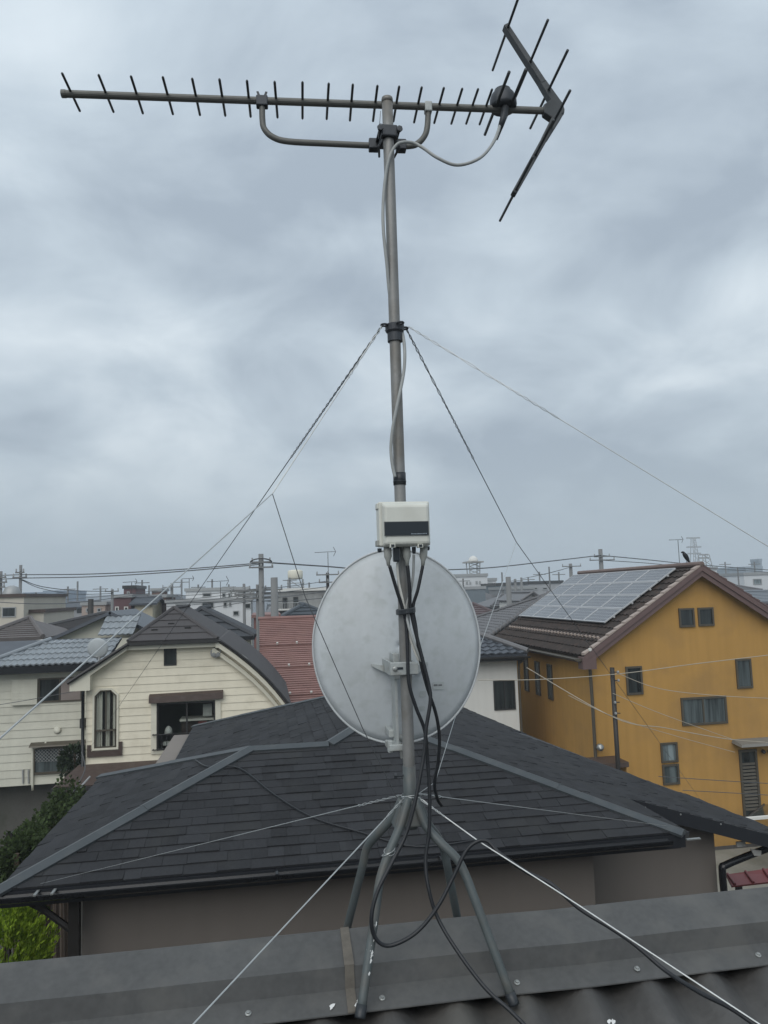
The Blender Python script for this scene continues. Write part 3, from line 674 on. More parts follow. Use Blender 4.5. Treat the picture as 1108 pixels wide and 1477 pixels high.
# bracket, clamp, elevation channel
def bx(x0, y0, x1, y1, Y0, Y1):
    a, b = oY(x0, y0, Y0), oY(x1, y1, Y0); return (a.x, b.x, Y0, Y1, b.z, a.z)
MB().box(*bx(563, 956, 600, 973, 2.022, 2.03)).build('mast_clamp', m_bracket, dish, bevel=.002)
MB().box(*bx(588, 957, 604, 972, 2.017, 2.0215)).build('clamp_plate', m_bracket, dish, bevel=.001)
a = bx(563, 956, 600, 973, 2.022, 2.03)
MB().box(a[0], a[0] + .006, 2.03, 2.17, a[4], a[5]).build('clamp_cheek', m_bracket, dish)
MB().box(a[1] - .006, a[1], 2.03, 2.17, a[4], a[5]).build('clamp_cheek', m_bracket, dish)
p = oY(570, 965, 2.02); MB().lathe([(.0065, 0), (.0065, .004), (.004, .005), (.004, .008), (0, .0085)], V(p.x, 2.022, p.z), V(0, -1, 0), 10).build('bolt', m_screw, dish)
p = oY(577, 964, 2.02); MB().box(p.x - .008, p.x + .008, 2.0195, 2.0215, p.z - .0028, p.z + .0028).build('slot', m_label, dish)
l0, l1 = oY(537, 960, 2.155), oY(565, 968, 2.14); h_ = .012
MB().hexa([(l0.x, 2.165, l0.z - .003), (l1.x, 2.13, l1.z - h_), (l1.x, 2.17, l1.z - h_), (l0.x, 2.185, l0.z - .003)], [(l0.x, 2.165, l0.z + .003), (l1.x, 2.13, l1.z + h_), (l1.x, 2.17, l1.z + h_), (l0.x, 2.185, l0.z + .003)]).build('mount_arm', m_bracket, dish)
l0, l1 = oY(619, 957, 2.155), oY(600, 966, 2.14)
MB().hexa([(l1.x, 2.13, l1.z - h_), (l0.x, 2.165, l0.z - .004), (l0.x, 2.185, l0.z - .004), (l1.x, 2.17, l1.z - h_)], [(l1.x, 2.13, l1.z + h_), (l0.x, 2.165, l0.z + .004), (l0.x, 2.185, l0.z + .004), (l1.x, 2.17, l1.z + h_)]).build('mount_arm', m_bracket, dish)
a = bx(567, 943, 577, 980, 2.085, 2.15); MB().box(*a).build('pivot_plate', m_bracket, dish, bevel=.002)
a = bx(569, 978, 576, 1078, 2.09, 2.093); MB().box(a[0], a[1], 2.09, 2.094, a[4], a[5]).box(a[0], a[0] + .003, 2.0945, 2.15, a[4], a[5]).box(a[1] - .003, a[1], 2.0945, 2.15, a[4], a[5]).build('elevation_channel', m_bracket, dish)
a = bx(562, 1075, 582, 1083, 2.07, 2.15); MB().box(*a).build('foot_bracket', m_bracket, dish, bevel=.002)
a = bx(560, 1069, 567, 1086, 2.08, 2.10); MB().box(*a).build('foot_lug', m_bracket, dish, bevel=.002)
a = bx(561, 1053, 569, 1064, 2.13, 2.2); MB().box(*a).build('rim_clip', m_bracket, dish, bevel=.003)
p = oY(578, 1088, 2.08); MB().tube([p + V(0, 0, .03), p + V(.004, 0, -.01)], .005, 8).build('bolt', m_screw, dish)
# feed arm and converter on the far side
q0 = dpt(.96, -math.pi / 2, 0); q1 = dc + V(0, .33, -.20)
MB().tube([q0 + V(0, -.02, .01), q0 + V(0, .06, -.02), q1], .010, 8).build('feed_arm', m_bracket, dish, smooth=True)
MB().lathe([(.018, -.06), (.024, -.05), (.024, .02), (.033, .03), (.033, .05), (0, .052)], q1 + V(0, 0, .03), V(0, -1, .5), 16).build('converter', m_plastic, dish, smooth=True)
# stickers on the back
def on_dish(x, y, lift):
    p = oY(x, y, 2.19); r2 = ((p - dc).dot(ax_u) / HW) ** 2 + ((p - dc).dot(ax_v) / HH) ** 2
    return dc + ax_u * (p - dc).dot(ax_u) + ax_v * (p - dc).dot(ax_v) + ax_n * (.058 * (1 - r2 / .97) + lift)
def patch(name, m, x0, y0, x1, y1, lift):
    MB().add([on_dish(x0, y0, lift), on_dish(x1, y0, lift), on_dish(x1, y1, lift), on_dish(x0, y1, lift)], [(0, 1, 2, 3)]).build(name, m, dish)
patch('sticker', m_sticker, 623, 983, 639, 994, .0035)
for x0, x1 in ((624.5, 626), (626.4, 627.6), (628, 629.4), (631, 632.2), (632.6, 634), (634.4, 635.8)): patch('sticker_print', m_ink, x0, 986.2, x1, 988.4, .0045)
patch('sticker', m_sticker, 604, 996, 613, 1004, .003)
patch('sticker', m_sticker, 604, 1018, 612, 1024, .003)

# ---- weatherproof amplifier box
bcx = oY(584, 757, 1.99); amp = thing('amplifier_box', 'ivory plastic antenna amplifier box with black label on the mast', 'amplifier', V(bcx.x, 1.99, oY(584, 788, 1.99).z))
def rect(x0, y0, x1, y1, Y): p, q = oY(x0, y0, Y), oY(x1, y1, Y); return p.x, q.x, q.z, p.z
x0, x1, z0, z1 = rect(545.5, 724, 621, 789, 1.99)
MB().box(x0, x1, 1.985, 2.034, z0 + .004, z1).build('case', m_plastic, amp, bevel=.004)
cv = MB(); A0, A1 = (x0 + .006, x1 - .002), (x0 + .013, x1 - .008)
cv.hexa([(A0[0], 1.986, z0), (A0[1], 1.986, z0), (A0[1], 1.986, z1 - .002), (A0[0], 1.986, z1 - .002)], [(A1[0], 1.962, z0 + .008), (A1[1], 1.962, z0 + .008), (A1[1], 1.962, z1 - .012), (A1[0], 1.962, z1 - .012)])
cover = cv.build('cover', m_plastic, amp, bevel=.006)
lx0, lx1, lz0, lz1 = rect(554.5, 753, 618.5, 771.5, 1.960)
MB().box(lx0 - .0015, lx1 + .0015, 1.9600, 1.9616, lz0 - .0015, lz1 + .0015).build('label_recess', m_conn, amp)
MB().box(lx0, lx1, 1.9585, 1.9598, lz0, lz1).build('label_plate', m_label, amp)
pm = MB(); xx = lx0 + (lx1 - lx0) * .60
while xx < lx1 - .006:
    wv = random.choice((.0016, .0022, .0026)); pm.box(xx, xx + wv, 1.9578, 1.9583, lz0 + .0022, lz0 + .0022 + random.choice((.0022, .0028))); xx += wv + random.choice((.0007, .0009, .002))
pm.build('label_print', m_print, amp)
for px_ in (566, 606):
    q0, q1, q2, q3 = rect(px_ - 4, 785, px_ + 4, 790, 1.965); MB().box(q0, q1, 1.958, 1.976, q2, q3).build('latch', m_plastic, amp, bevel=.001)
    MB().box(q0 + .003, q1 - .003, 1.9565, 1.9578, q2 + .002, q3 - .001).build('latch_slot', m_label, amp)
for yy in (731, 784):
    p = oY(545, yy, 2.01); MB().box(p.x - .005, p.x + .003, 1.99, 2.025, p.z - .008, p.z + .008).build('hinge', m_conn if yy > 750 else m_plastic, amp, bevel=.002)
for px_, par in ((559, 1), (586.5, 2), (611.5, 3)):
    p = oY(px_, 790, 2.0); b_ = oY(px_ + (1.5 if px_ < 570 else (1 if px_ < 600 else -1.5)), 816, 2.0)
    d = (b_ - p).normalized(); L_ = (b_ - p).length
    MB().lathe([(.0105, -.003), (.0105, L_ * .5), (.006, L_ * .72), (.0045, L_), (0, L_)], V(p.x, 2.0, p.z), V(d.x, 0, d.z), 12).build('cable_boot', m_conn, amp, smooth=True)
p = oY(571.5, 790, 2.0); MB().box(p.x - .0085, p.x + .0085, 1.992, 2.015, p.z - .038, p.z + .002).build('blank_plug', m_label, amp, bevel=.004)
p = oY(597, 789, 2.0); MB().lathe([(.006, 0), (.0055, .012), (.004, .018), (0, .018)], V(p.x, 2.0, p.z), V(0, 0, -1), 10).build('small_boot', m_galvd, amp)
p = oY(548, 793, 2.0); MB().lathe([(.006, 0), (.006, .008), (.003, .011), (0, .011)], V(p.x, 2.005, p.z + .004), V(0, 0, -1), 10).build('cover_screw', m_label, amp)
p = oY(618, 790, 2.0); MB().lathe([(.005, 0), (.005, .008), (.003, .011), (0, .011)], V(p.x, 2.005, p.z + .004), V(0, 0, -1), 10).build('cover_screw', m_label, amp)

# ---- roof stand
st = thing('antenna_stand', 'four legged green grey pipe stand straddling the roof ridge', 'antenna stand', (MX, MY, -0.98))
hz0, hz1 = oY(590, 1145, MY).z, oY(590, 1178, MY).z
MB().lathe([(.0175, 0), (.021, .0), (.021, hz0 - hz1), (.0175, hz0 - hz1)], V(MX, MY, hz1), V(0, 0, 1), 18).build('socket', m_stand, st)
# plates under the socket
MB().hexa([V(MX - .05, MY - .03, hz1 - .02), V(MX + .05, MY - .03, hz1 - .02), V(MX + .05, MY + .03, hz1 - .02), V(MX - .05, MY + .03, hz1 - .02)],
          [V(MX - .03, MY - .022, hz1 + .035), V(MX + .03, MY - .022, hz1 + .035), V(MX + .03, MY + .022, hz1 + .035), V(MX - .03, MY + .022, hz1 + .035)]).build('hub_plate', m_stand, st, bevel=.004)
nl = [V(MX - .008, MY - .02, hz0 - .005), oY(577, 1192, 2.01), oY(562, 1228, 1.985), oY(549, 1266, 1.965), oY(543, 1305, 1.945)]
nf = oY(519.5, 1466, 1.862)
nr_ = [V(MX + .012, MY - .018, hz0 - .01), oY(614, 1190, 2.01), oY(634, 1214, 1.985), oY(660, 1240, 1.965), oY(674, 1268, 1.945)]
rf = oY(741, 1447, 1.862)
fl = [V(MX - .02, MY + .01, hz0 - .015), oY(566, 1180, 2.08), oY(545, 1203, 2.11), oY(530, 1222, 2.14), oY(524, 1245, 2.15)]
ff = V(oY(493, 1352, 2.24).x, 2.25, -.993)
fr_ = [V(MX + .02, MY + .014, hz0 - .015), oY(617, 1187, 2.08), oY(630, 1205, 2.11), oY(640, 1225, 2.14), oY(645, 1248, 2.15)]
fg = V(oY(666, 1336, 2.24).x, 2.25, -.993)
for pts, ft in ((nl, nf), (nr_, rf), (fl, ff), (fr_, fg)):
    path = spline(pts, 5); full = path + [path[-1] + (ft - path[-1]) * k / 6 for k in range(1, 7)]
    leg = MB().tube(full, .0112, 14).build('leg', m_stand, st, smooth=True)
    d = (ft - path[-1]).normalized()
    MB().lathe([(.0128, -.024), (.0132, .0), (.0128, .004), (0, .004)], ft, d, 14).build('rubber_foot', m_tape, leg, smooth=True)
dd = (nf - nl[-1]).normalized()
mb = MB()
for _ in range(46):
    t = max(.0, min(1, random.gauss(.42, .13))); c = nl[-1] + (nf - nl[-1]) * t; th = R(random.gauss(260, 24)); a_ = V(math.cos(th), math.sin(th), 0)
    s_ = random.uniform(.0012, .0042); c = c + a_ * .0114; tn = V(-a_.y, a_.x, 0); mb.add([c + dd * s_ * 1.6, c + tn * s_, c - dd * s_ * 1.4, c - tn * s_], [(0, 1, 2, 3)])
mb.build('paint_chips', m_white, st)
# wire lashings round the socket
mb = MB()
for k in range(6):
    z = hz0 - .004 - .004 * k; r_ = .0215 + .001 * (k % 2); ph = random.random() * 6
    mb.tube([V(MX + r_ * math.cos(6.2832 * j / 20 + ph), MY + r_ * math.sin(6.2832 * j / 20 + ph), z + .004 * math.sin(6.2832 * j / 20 * 1 + k)) for j in range(21)], .0011, 5, False)
mb.build('wire_lashing', m_wire, st)
mb = MB()
for k in range(3):
    c = spline(nl, 5)[10 + k // 2]; mb.tube([c + V(.014 * math.cos(6.2832 * j / 14), .014 * math.sin(6.2832 * j / 14), .004 * k + .006 * math.sin(6.2832 * j / 14 + k)) for j in range(15)], .001, 5, False)
mb.build('wire_lashing', m_wire, st)

# ---- guy wires
def guy(label, pts, r=.0013, m=m_wired, twist=0.0, rt=.0022):
    """pts: 3-D points; the first `twist` of the first span is two strands wound round each other"""
    mb = MB(); pts = [Vector(p) for p in pts]; a, b = pts[0], pts[1]
    if twist:
        d = (b - a); L_ = d.length; d = d.normalized(); u = d.orthogonal().normalized(); v = d.cross(u); n = int(90 * twist * L_ / .5) + 30
        for ph in (0, math.pi):
            path = []
            for i in range(n + 1):
                t = twist * i / n; am = .55 * rt * (0.5 + abs(math.sin(t * 23 + ph)) + random.random() * .5) + .0005
                path.append(a + d * (L_ * t) + (u * math.cos(ph + t * L_ * 80 + 2.6 * math.sin(t * 19)) + v * math.sin(ph + t * L_ * 80 + 2.6 * math.sin(t * 19))) * am)
            mb.tube(path, r * .8, 5, False)
        mb.tube([a + d * L_ * twist] + pts[1:], r, 6)
    else: mb.tube(pts, r, 6)
    return tag(mb.build('guy_wire', m, None), label, 'guy wire', 'stay wires of the antenna mast')
ce = lambda th: V(MX + .04 * math.cos(R(th)), MY + .04 * math.sin(R(th)), cz + .004)
jn = oY(393, 712, 1.90)
nearL = oY(-60, 1119, 1.0)
guy('pale stay wire from mast collar passing bottom left towards the viewer', [ce(200), jn, nearL], .0015, m_wire, .33)
farL = oY(121, 1092, 18.95)
tB = oY(457, 622, 2.3)
guy('dark stay wire from mast collar running down past the cream house', [ce(190), farL], .0019, m_wired, .05)
guy('thin dark tie wire crossing the left half of the dish', [jn, oY(440, 860, 1.92), oY(480, 952, 1.94), oY(523, 1050, 1.97), oY(572, 1150, 2.02)], .0011, m_wired)
jr = oY(745, 782, 3.2)
d_ = ray(1010, 1153); farR = d_ * (FR.dot(nR) / d_.dot(nR))
guy('dark stay wire from mast collar crossing the solar roof and ochre wall', [ce(20), jr, farR], .0017, m_wired, .5)
best = jr
guy('pale tie wire slanting down beside the right rim of the dish', [best, oY(712, 878, 2.55), oY(655, 1040, 2.3), oY(628, 1128, 2.1), V(MX + .03, MY + .02, hz0 - .005)], .0011, m_wire)
guy('pale stay wire from mast collar leaving the picture at right', [ce(-20), oY(1180, 832, 1.55)], .0012, m_wire, .42)
q = V(MX - .02, MY - .01, hz0 - .01)
guy('white stay wire from stand running down to the bottom edge', [q, oY(270, 1487, 1.45)], .0016, m_wire, .12, .0014)
guy('thin wire from stand to the left corner of shingle roof', [V(MX - .02, MY + .01, hz0 - .004), FL + V(.35, -.02, .04)], .0015, m_wire, .04)
guy('thin wire from stand to the right hip end of shingle roof', [V(MX + .02, MY + .01, hz0 - .004), FR + V(-.12, .06, .06)], .0015, m_wire, .03)
guy('white stay wire wound with black cable towards bottom right', [V(MX + .02, MY - .015, hz0 - .008), oY(690, 1213, 1.93), oY(800, 1283, 1.8), oY(1130, 1500, 1.45)], .0017, m_wire, .45, .0014)

# ---- cables
def cable(label, pts, r, m, nm='coaxial_cable', k=8):
    return tag(MB().tube(spline([oY(*p) if not isinstance(p, Vector) else p for p in pts], k), r, 8).build(nm, m, None, smooth=True), label, 'cable')
F_ = MY - .02
cable('grey coaxial cable drooping from antenna feed box and winding down the mast', [bp(1.262, -.07, -.03), (712, 205, 2.02), (692, 228, 2.0), (660, 238, 2.0), (632, 228, 2.0), (610, 213, 2.02), (596, 206, 2.03), (582, 205, 2.02), (572, 209, 2.02), (563, 224, 2.025), (557, 250, 2.03), (553, 290, 2.035), (553, 330, 2.03), (558, 380, 2.035), (563, 430, 2.05), (574, 465, 2.07), (581, 482, 2.045), (584, 510, 2.03), (582, 540, 2.025), (574, 580, 2.02), (567, 615, 2.022), (564, 645, 2.028), (566, 670, 2.03), (570, 688, 2.03)], .0046, m_gcable, k=6)
cable('black cable from left boot of the amplifier falling to bottom edge', [(562, 816, 2.0), (572, 850, 2.005), (580, 875, 2.008), (586, 900, 2.01), (588, 940, 2.005), (590, 985, 2.0), (600, 1020, 2.0), (613, 1055, 2.0), (617, 1100, 2.0), (620, 1150, 1.99), (619, 1200, 1.98), (614, 1240, 1.97), (618, 1280, 1.95), (632, 1325, 1.93), (662, 1375, 1.88), (700, 1425, 1.82), (735, 1457, 1.78), (765, 1487, 1.74)], .0048, m_black)
cable('black cable from middle boot of the amplifier looping low and away right', [(588, 816, 2.0), (591, 850, 2.0), (592, 876, 2.005), (598, 905, 2.005), (608, 945, 2.0), (618, 985, 1.995), (621, 1010, 1.99), (615, 1050, 1.985), (612, 1085, 1.98), (606, 1120, 1.97), (598, 1160, 1.96), (585, 1205, 1.95), (565, 1245, 1.93), (545, 1285, 1.91), (536, 1322, 1.90), (540, 1350, 1.90), (556, 1364, 1.90), (580, 1358, 1.90), (606, 1340, 1.905), (632, 1307, 1.91), (655, 1263, 1.92), (672, 1228, 1.925), (688, 1214, 1.925), (704, 1214, 1.92), (722, 1232, 1.90), (760, 1258, 1.86), (795, 1275, 1.82), (835, 1310, 1.78), (880, 1338, 1.74), (915, 1362, 1.70), (960, 1400, 1.65), (1010, 1432, 1.58), (1060, 1458, 1.52), (1135, 1512, 1.44)], .005, m_black)
cable('black cable from right boot of the amplifier ending behind the stand', [(610, 816, 2.0), (603, 850, 2.0), (596, 876, 2.008), (600, 905, 2.012), (606, 950, 2.01), (616, 990, 2.01), (629, 1030, 2.02), (634, 1065, 2.03), (632, 1100, 2.04), (627, 1130, 2.05), (631, 1152, 2.07), (637, 1162, 2.1)], .0045, m_black)
cable('thin grey cable hanging straight down beside the amplifier boots', [(597, 800, 2.0), (596, 830, 2.01), (592, 856, 2.012), (586, 878, 2.015), (590, 905, 2.0), (600, 935, 2.0), (610, 960, 2.012)], .0036, m_gcable)
cable('white flat cable crossing behind the black ones on the mast', [(573, 812, 2.015), (575, 838, 2.02), (581, 866, 2.014), (585, 886, 2.016), (591, 918, 2.012), (602, 948, 2.01), (612, 965, 2.03)], .0034, mat('white_cable', (.58, .58, .54), .5))
p = oY(584, 881, MY)
tm = MB(); tv_ = []; n = 24
for r_, h_ in ((1, -.0075), (1.06, -.005), (1.06, .005), (1, .0075), (.92, .0075), (.92, -.0075)):
    for k in range(n): tv_.append(V(p.x - .001 + .0245 * r_ * math.cos(6.2832 * k / n), 2.031 + .041 * r_ * math.sin(6.2832 * k / n), p.z + h_ + .003 * math.cos(6.2832 * k / n)))
tm.add(tv_, [(i * n + k, i * n + (k + 1) % n, ((i + 1) % 6) * n + (k + 1) % n, ((i + 1) % 6) * n + k) for i in range(6) for k in range(n)])
tag(tm.build('cable_tie', m_tape, None), 'black strap binding the cables to the mast below the amplifier', 'cable tie')
tag(MB().tube([oY(573, 184, 2.03), oY(548, 178, 2.03), oY(549, 160, 2.03), oY(546, 200, 2.03)], .0008, 5).build('loose_wire', m_wired, None), 'short loose wire twisted round the mast top clamp', 'wire')

# ================================================================== cream sided house with clipped gable (left middle)
YC = 19.5
ch = thing('cream_house', 'cream sided house with clipped gable and brown trimmed windows at left', 'house', (-2, 22, GZ))
fc = FRONT(0, YC)
prof = [(-4.62, -1.86), (-3.25, -1.0), (-2.33, -.26), (-1.15, -1.02)] + [(q_.x, q_.z) for q_ in spline([oY(x_, y_, 19.18) for x_, y_ in ((318, 922), (345, 941), (374, 965), (400, 992), (421, 1019))], 2)]
YB2 = 24.5; YH = 20.5
def rq(a, b, y0, y1, y1b=None): return None
def roof_strip(i, ya, yb, yend):
    (xa, za), (xb, zb) = prof[i], prof[i + 1]
    slab('roof_plane', [V(xa, ya, za), V(xb, yb, zb), V(xb, yend, zb), V(xa, yend, za)], m_slate, ch, .07)
roof_strip(0, YC - .32, YC - .32, YB2); roof_strip(1, YC - .32, YH, YB2); roof_strip(2, YH, YC - .32, YB2)
for i in range(3, len(prof) - 1): roof_strip(i, YC - .32, YC - .32, YB2)
# clipped front hip in five slate courses
hb0, hb1, ha = V(-3.25, YC - .34, -1.0), V(-1.15, YC - .34, -1.01), V(-2.33, YH, -.255)
slab('hip_deck', [hb0, hb1, ha], m_slate, ch, .06)
nh = (hb1 - hb0).cross(ha - hb0).normalized()
for k in range(5):
    f0, f1 = k / 5, min(1, (k + 1.06) / 5)
    a, b, c, d = hb0.lerp(ha, f0), hb1.lerp(ha, f0), hb1.lerp(ha, f1), hb0.lerp(ha, f1)
    mb = MB(); mb.hexa([a, b, c, d], [a + nh * .03, b + nh * .03, c + nh * .008, d + nh * .008]); mb.build('slate_course', m_slate, ch)
for px_, py_ in ((223, 910), (247, 901), (271, 907)):
    d = ray(px_, py_); p = d * (hb0.dot(nh) / d.dot(nh)) + nh * .02
    MB().hexa([p + V(-.075, 0, -.03), p + V(.075, 0, -.03), p + V(.075, .06, .0), p + V(-.075, .06, .0)], [p + V(-.075, -.02, .02), p + V(.075, -.02, .02), p + V(.075, .06, .03), p + V(-.075, .06, .03)]).build('roof_vent', m_dframe, ch)
for a, b in ((hb0, ha), (hb1, ha), (ha, V(ha.x, YB2, ha.z))):
    MB().tube([a + V(0, 0, .02), b + V(0, 0, .03)], .05, 6).build('ridge_cap', m_slate, ch)
# dark eave edge
MB().tube([V(x, YC - .33, z - .045) for x, z in prof[:2]], .045, 6).build('eave_edge', m_dframe, ch)
MB().tube([V(x, YC - .325, z - .035) for x, z in prof[3:]], .03, 6).build('eave_edge', m_dframe, ch)
MB().box(-3.27, -1.13, YC - .35, YC - .27, -1.085, -1.01).build('eave_edge', m_dframe, ch)
# cream barge mouldings
def barge(pts, w_, y0, y1):
    for i in range(len(pts) - 1):
        (xa, za), (xb, zb) = pts[i], pts[i + 1]
        MB().hexa([(xa, y0, za - w_), (xb, y0, zb - w_), (xb, y1, zb - w_), (xa, y1, za - w_)], [(xa, y0, za), (xb, y0, zb), (xb, y1, zb), (xa, y1, za)]).build('barge_board', m_trim, ch)
rc = [(x_ - .06, z_ - .075) for x_, z_ in prof[3:]]
barge(rc, .13, YC - .27, YC + .0)
barge([(x - .09, z - .15) for x, z in rc], .12, YC - .14, YC + .0)
barge([(-4.55, -1.94), (-3.3, -1.10)], .10, YC - .27, YC)
barge([(-3.3, -1.10), (-1.15, -1.10)], .10, YC - .20, YC)
MB().hexa([(-4.58, YC - .28, -2.10), (-4.12, YC - .28, -2.10), (-4.12, YC, -2.10), (-4.58, YC, -2.10)], [(-4.58, YC - .28, -1.93), (-4.12, YC - .28, -1.63), (-4.12, YC, -1.63), (-4.58, YC, -1.93)]).build('eave_return', m_trim, ch)
# wall of lapped boards
def lim(z):
    l = -4.26 if z < -1.62 else -4.26 + (z + 1.62) / .63
    if z > -1.02: return (-2.3, -2.3)
    r = rc[-1][0]
    for i in range(len(rc) - 1):
        (xa, za), (xb, zb) = rc[i], rc[i + 1]
        if zb <= z <= za: r = xa + (xb - xa) * (za - z) / (za - zb)
    if z > -1.1: r = -1.18
    return (l, r)
opn = [(-4.11, -3.51, -3.53, -2.09), (-2.63, -1.24, -3.63, -2.49), (-2.45, -2.17, -1.61, -1.17)]
siding(ch, fc, lim, -3.86, -1.12, .182, opn, m_cream)
# house body round a real room
MB().box(-4.26, -4.2, YC + .03, YB2 - .2, GZ, -2.0).build('side_wall', m_cream, ch)
MB().box(.3, .36, YC + .03, YB2 - .2, GZ, -2.75).build('side_wall', m_cream, ch)
MB().prism([V(-4.2, YB2 - .25, GZ), V(.3, YB2 - .25, GZ), V(.3, YB2 - .25, -2.7), V(-.3, YB2 - .25, -2.0), V(-1.2, YB2 - .25, -1.2), V(-2.33, YB2 - .25, -.4), V(-4.2, YB2 - .25, -1.8)], V(0, .05, 0)).build('side_wall', m_cream, ch)
MB().box(-4.26, .36, YC + .03, YC + .1, GZ, -3.88).build('lower_wall', m_cream, ch)
MB().box(-4.2, .3, YC + .1, YB2 - .26, -3.98, -3.9).build('room_floor', m_room, ch)
MB().box(-4.2, -.7, YC + 2.6, YC + 2.7, -3.9, -1.8).build('room_partition', m_room, ch)
MB().box(-4.05, -.7, YC + .1, YB2 - .26, -1.82, -1.78).build('room_ceiling', m_room, ch)
# small dark gable louvre
f = window(ch, fc, -2.46, -2.16, -1.62, -1.16, m_dframe, g_dark, .03)
# tall window with cut corners
wf = MB(); fw = .045; zt, zb, xl, xr, ck = -2.09, -3.53, -4.11, -3.51, .16
octo = [(xl, zb), (xr, zb), (xr, zt - ck), (xr - ck, zt), (xl + ck, zt), (xl, zt - ck)]
def ring_poly(pts, w_, y0, y1, mb):
    cx_ = sum(p[0] for p in pts) / len(pts); cz_ = sum(p[1] for p in pts) / len(pts); inn = []
    n = len(pts)
    for i in range(n):
        a, b, c = pts[i - 1], pts[i], pts[(i + 1) % n]
        def nrm(p, q): dx, dz = q[0] - p[0], q[1] - p[1]; l_ = math.hypot(dx, dz); return (-dz / l_, dx / l_)
        n1_, n2_ = nrm(a, b), nrm(b, c); k = 1 + n1_[0] * n2_[0] + n1_[1] * n2_[1]
        inn.append((b[0] + (n1_[0] + n2_[0]) * w_ / k, b[1] + (n1_[1] + n2_[1]) * w_ / k))
    for i in range(n):
        j = (i + 1) % n; q = [pts[i], pts[j], inn[j], inn[i]]
        mb.hexa([V(p[0], y0, p[1]) for p in q], [V(p[0], y1, p[1]) for p in q])
    return inn
inn = ring_poly(octo, .045, YC - .05, YC + .06, wf)
tw = wf.build('tall_window', m_trim, ch)
for sx, xa in ((1, xl), (-1, xr)):
    MB().prism([V(xa, YC - .018, zt), V(xa + sx * ck, YC - .018, zt), V(xa, YC - .018, zt - ck)], V(0, .03, 0)).build('corner_infill', m_cream, tw)
bz = -3.08
bm_ = MB(); ring_poly(inn, .03, YC - .03, YC + .02, bm_); bm_.box(-3.99 + .17, -3.99 + .20, YC - .028, YC + .018, bz, zt - .05); bm_.box(xl + .05, xr - .05, YC - .03, YC + .018, bz - .02, bz + .02); bm_.build('sash', m_wframe, tw)
MB().prism([V(p[0], YC + .02, p[1]) for p in inn], V(0, .006, 0)).build('pane', g_see, tw)
for k in range(5):
    MB().tube([V(xl + .08 + .11 * k, YC - .045, zb + .06), V(xl + .08 + .11 * k, YC - .045, bz)], .007, 5).build('rail_bar', m_wframe, tw)
def curtain(par, x0, x1, z0, z1, y, m, folds=9):
    vs_, fs = [], []; n = folds * 6
    for i in range(n + 1):
        x = x0 + (x1 - x0) * i / n; yy = y + .025 * math.sin(2 * math.pi * folds * i / n) + .01 * math.sin(i * 1.7)
        vs_ += [V(x, yy, z0), V(x, yy, z1)]
    for i in range(n): fs.append((2 * i, 2 * i + 2, 2 * i + 3, 2 * i + 1))
    return MB().add(vs_, fs).build('curtain', m, par, smooth=True)
curtain(ch, -4.07, -3.90, zb, zt, YC + .075, m_curt, 3); curtain(ch, -3.84, -3.73, zb, zt, YC + .085, m_curt, 2); curtain(ch, -3.66, -3.54, zb, zt, YC + .075, m_curt, 2)
curtain(ch, -3.93, -3.82, zb, zt, YC + .13, m_curtd, 3); curtain(ch, -3.75, -3.63, zb, zt, YC + .13, m_curtd, 3)
MB().lathe([(.06, 0), (.09, .05), (.085, .16), (.04, .22), (.05, .27), (0, .28)], V(-3.93, YC + .28, -3.45), V(0, 0, 1), 14).build('white_vase', m_wwall, ch, smooth=True)
MB().lathe([(.05, 0), (.07, .05), (.05, .15), (.02, .2), (0, .2)], V(-3.66, YC + .28, -3.0), V(0, 0, 1), 14).build('white_vase', m_wwall, ch, smooth=True)
MB().box(-4.1, -3.5, YC + .2, YC + .4, -3.03, -3.0).build('shelf', m_brown, ch)
MB().box(-4.1, -3.5, YC + .2, YC + .4, -3.5, -3.47).build('shelf', m_brown, ch)
MB().box(-4.22, -3.42, YC - .06, YC - .022, -3.68, -3.55).box(-3.5, -3.42, YC - .06, YC - .022, -3.55, -3.36).box(-4.22, -4.14, YC - .06, YC - .022, -3.55, -3.4).build('brown_apron', m_brown, ch)
# wide window with brown awning box, rail and a lived-in room
MB().hexa([(-2.80, YC - .14, -2.49), (-1.05, YC - .14, -2.46), (-1.05, YC, -2.44), (-2.80, YC, -2.46)], [(-2.80, YC - .12, -2.34), (-1.05, YC - .12, -2.31), (-1.05, YC, -2.26), (-2.80, YC, -2.28)]).build('awning_box', m_brown, ch)
wm = MB(); wm.box(-2.76, -1.11, YC - .05, YC + .05, -2.50, -2.46 - .02).box(-2.76, -2.63, YC - .045, YC + .05, -3.70, -2.501).box(-1.24, -1.11, YC - .045, YC + .05, -3.70, -2.501).box(-2.63, -1.24, YC - .05, YC + .05, -3.70, -3.63); ww = wm.build('wide_window', m_trim, ch)
MB().box(-2.63, -2.59, YC - .02, YC + .03, -3.63, -2.5).box(-1.28, -1.24, YC - .02, YC + .03, -3.63, -2.5).box(-2.59, -1.28, YC - .02, YC + .03, -2.55, -2.5).box(-2.59, -1.28, YC - .02, YC + .03, -3.63, -3.58).box(-1.94, -1.90, YC - .018, YC + .028, -3.58, -2.55).build('sash', m_dframe, ww)
MB().box(-2.59, -1.94, YC + .002, YC + .008, -3.58, -2.55).build('pane', g_see, ww); MB().box(-1.90, -1.28, YC + .012, YC + .018, -3.58, -2.55).build('pane', g_see, ww)
rl = MB().box(-2.72, -1.2, YC - .13, YC - .10, -3.25, -3.225).box(-2.72, -1.2, YC - .13, YC - .10, -3.60, -3.58)
for k in range(13): rl.box(-2.62 + k * .115, -2.605 + k * .115, YC - .122, YC - .108, -3.58, -3.25)
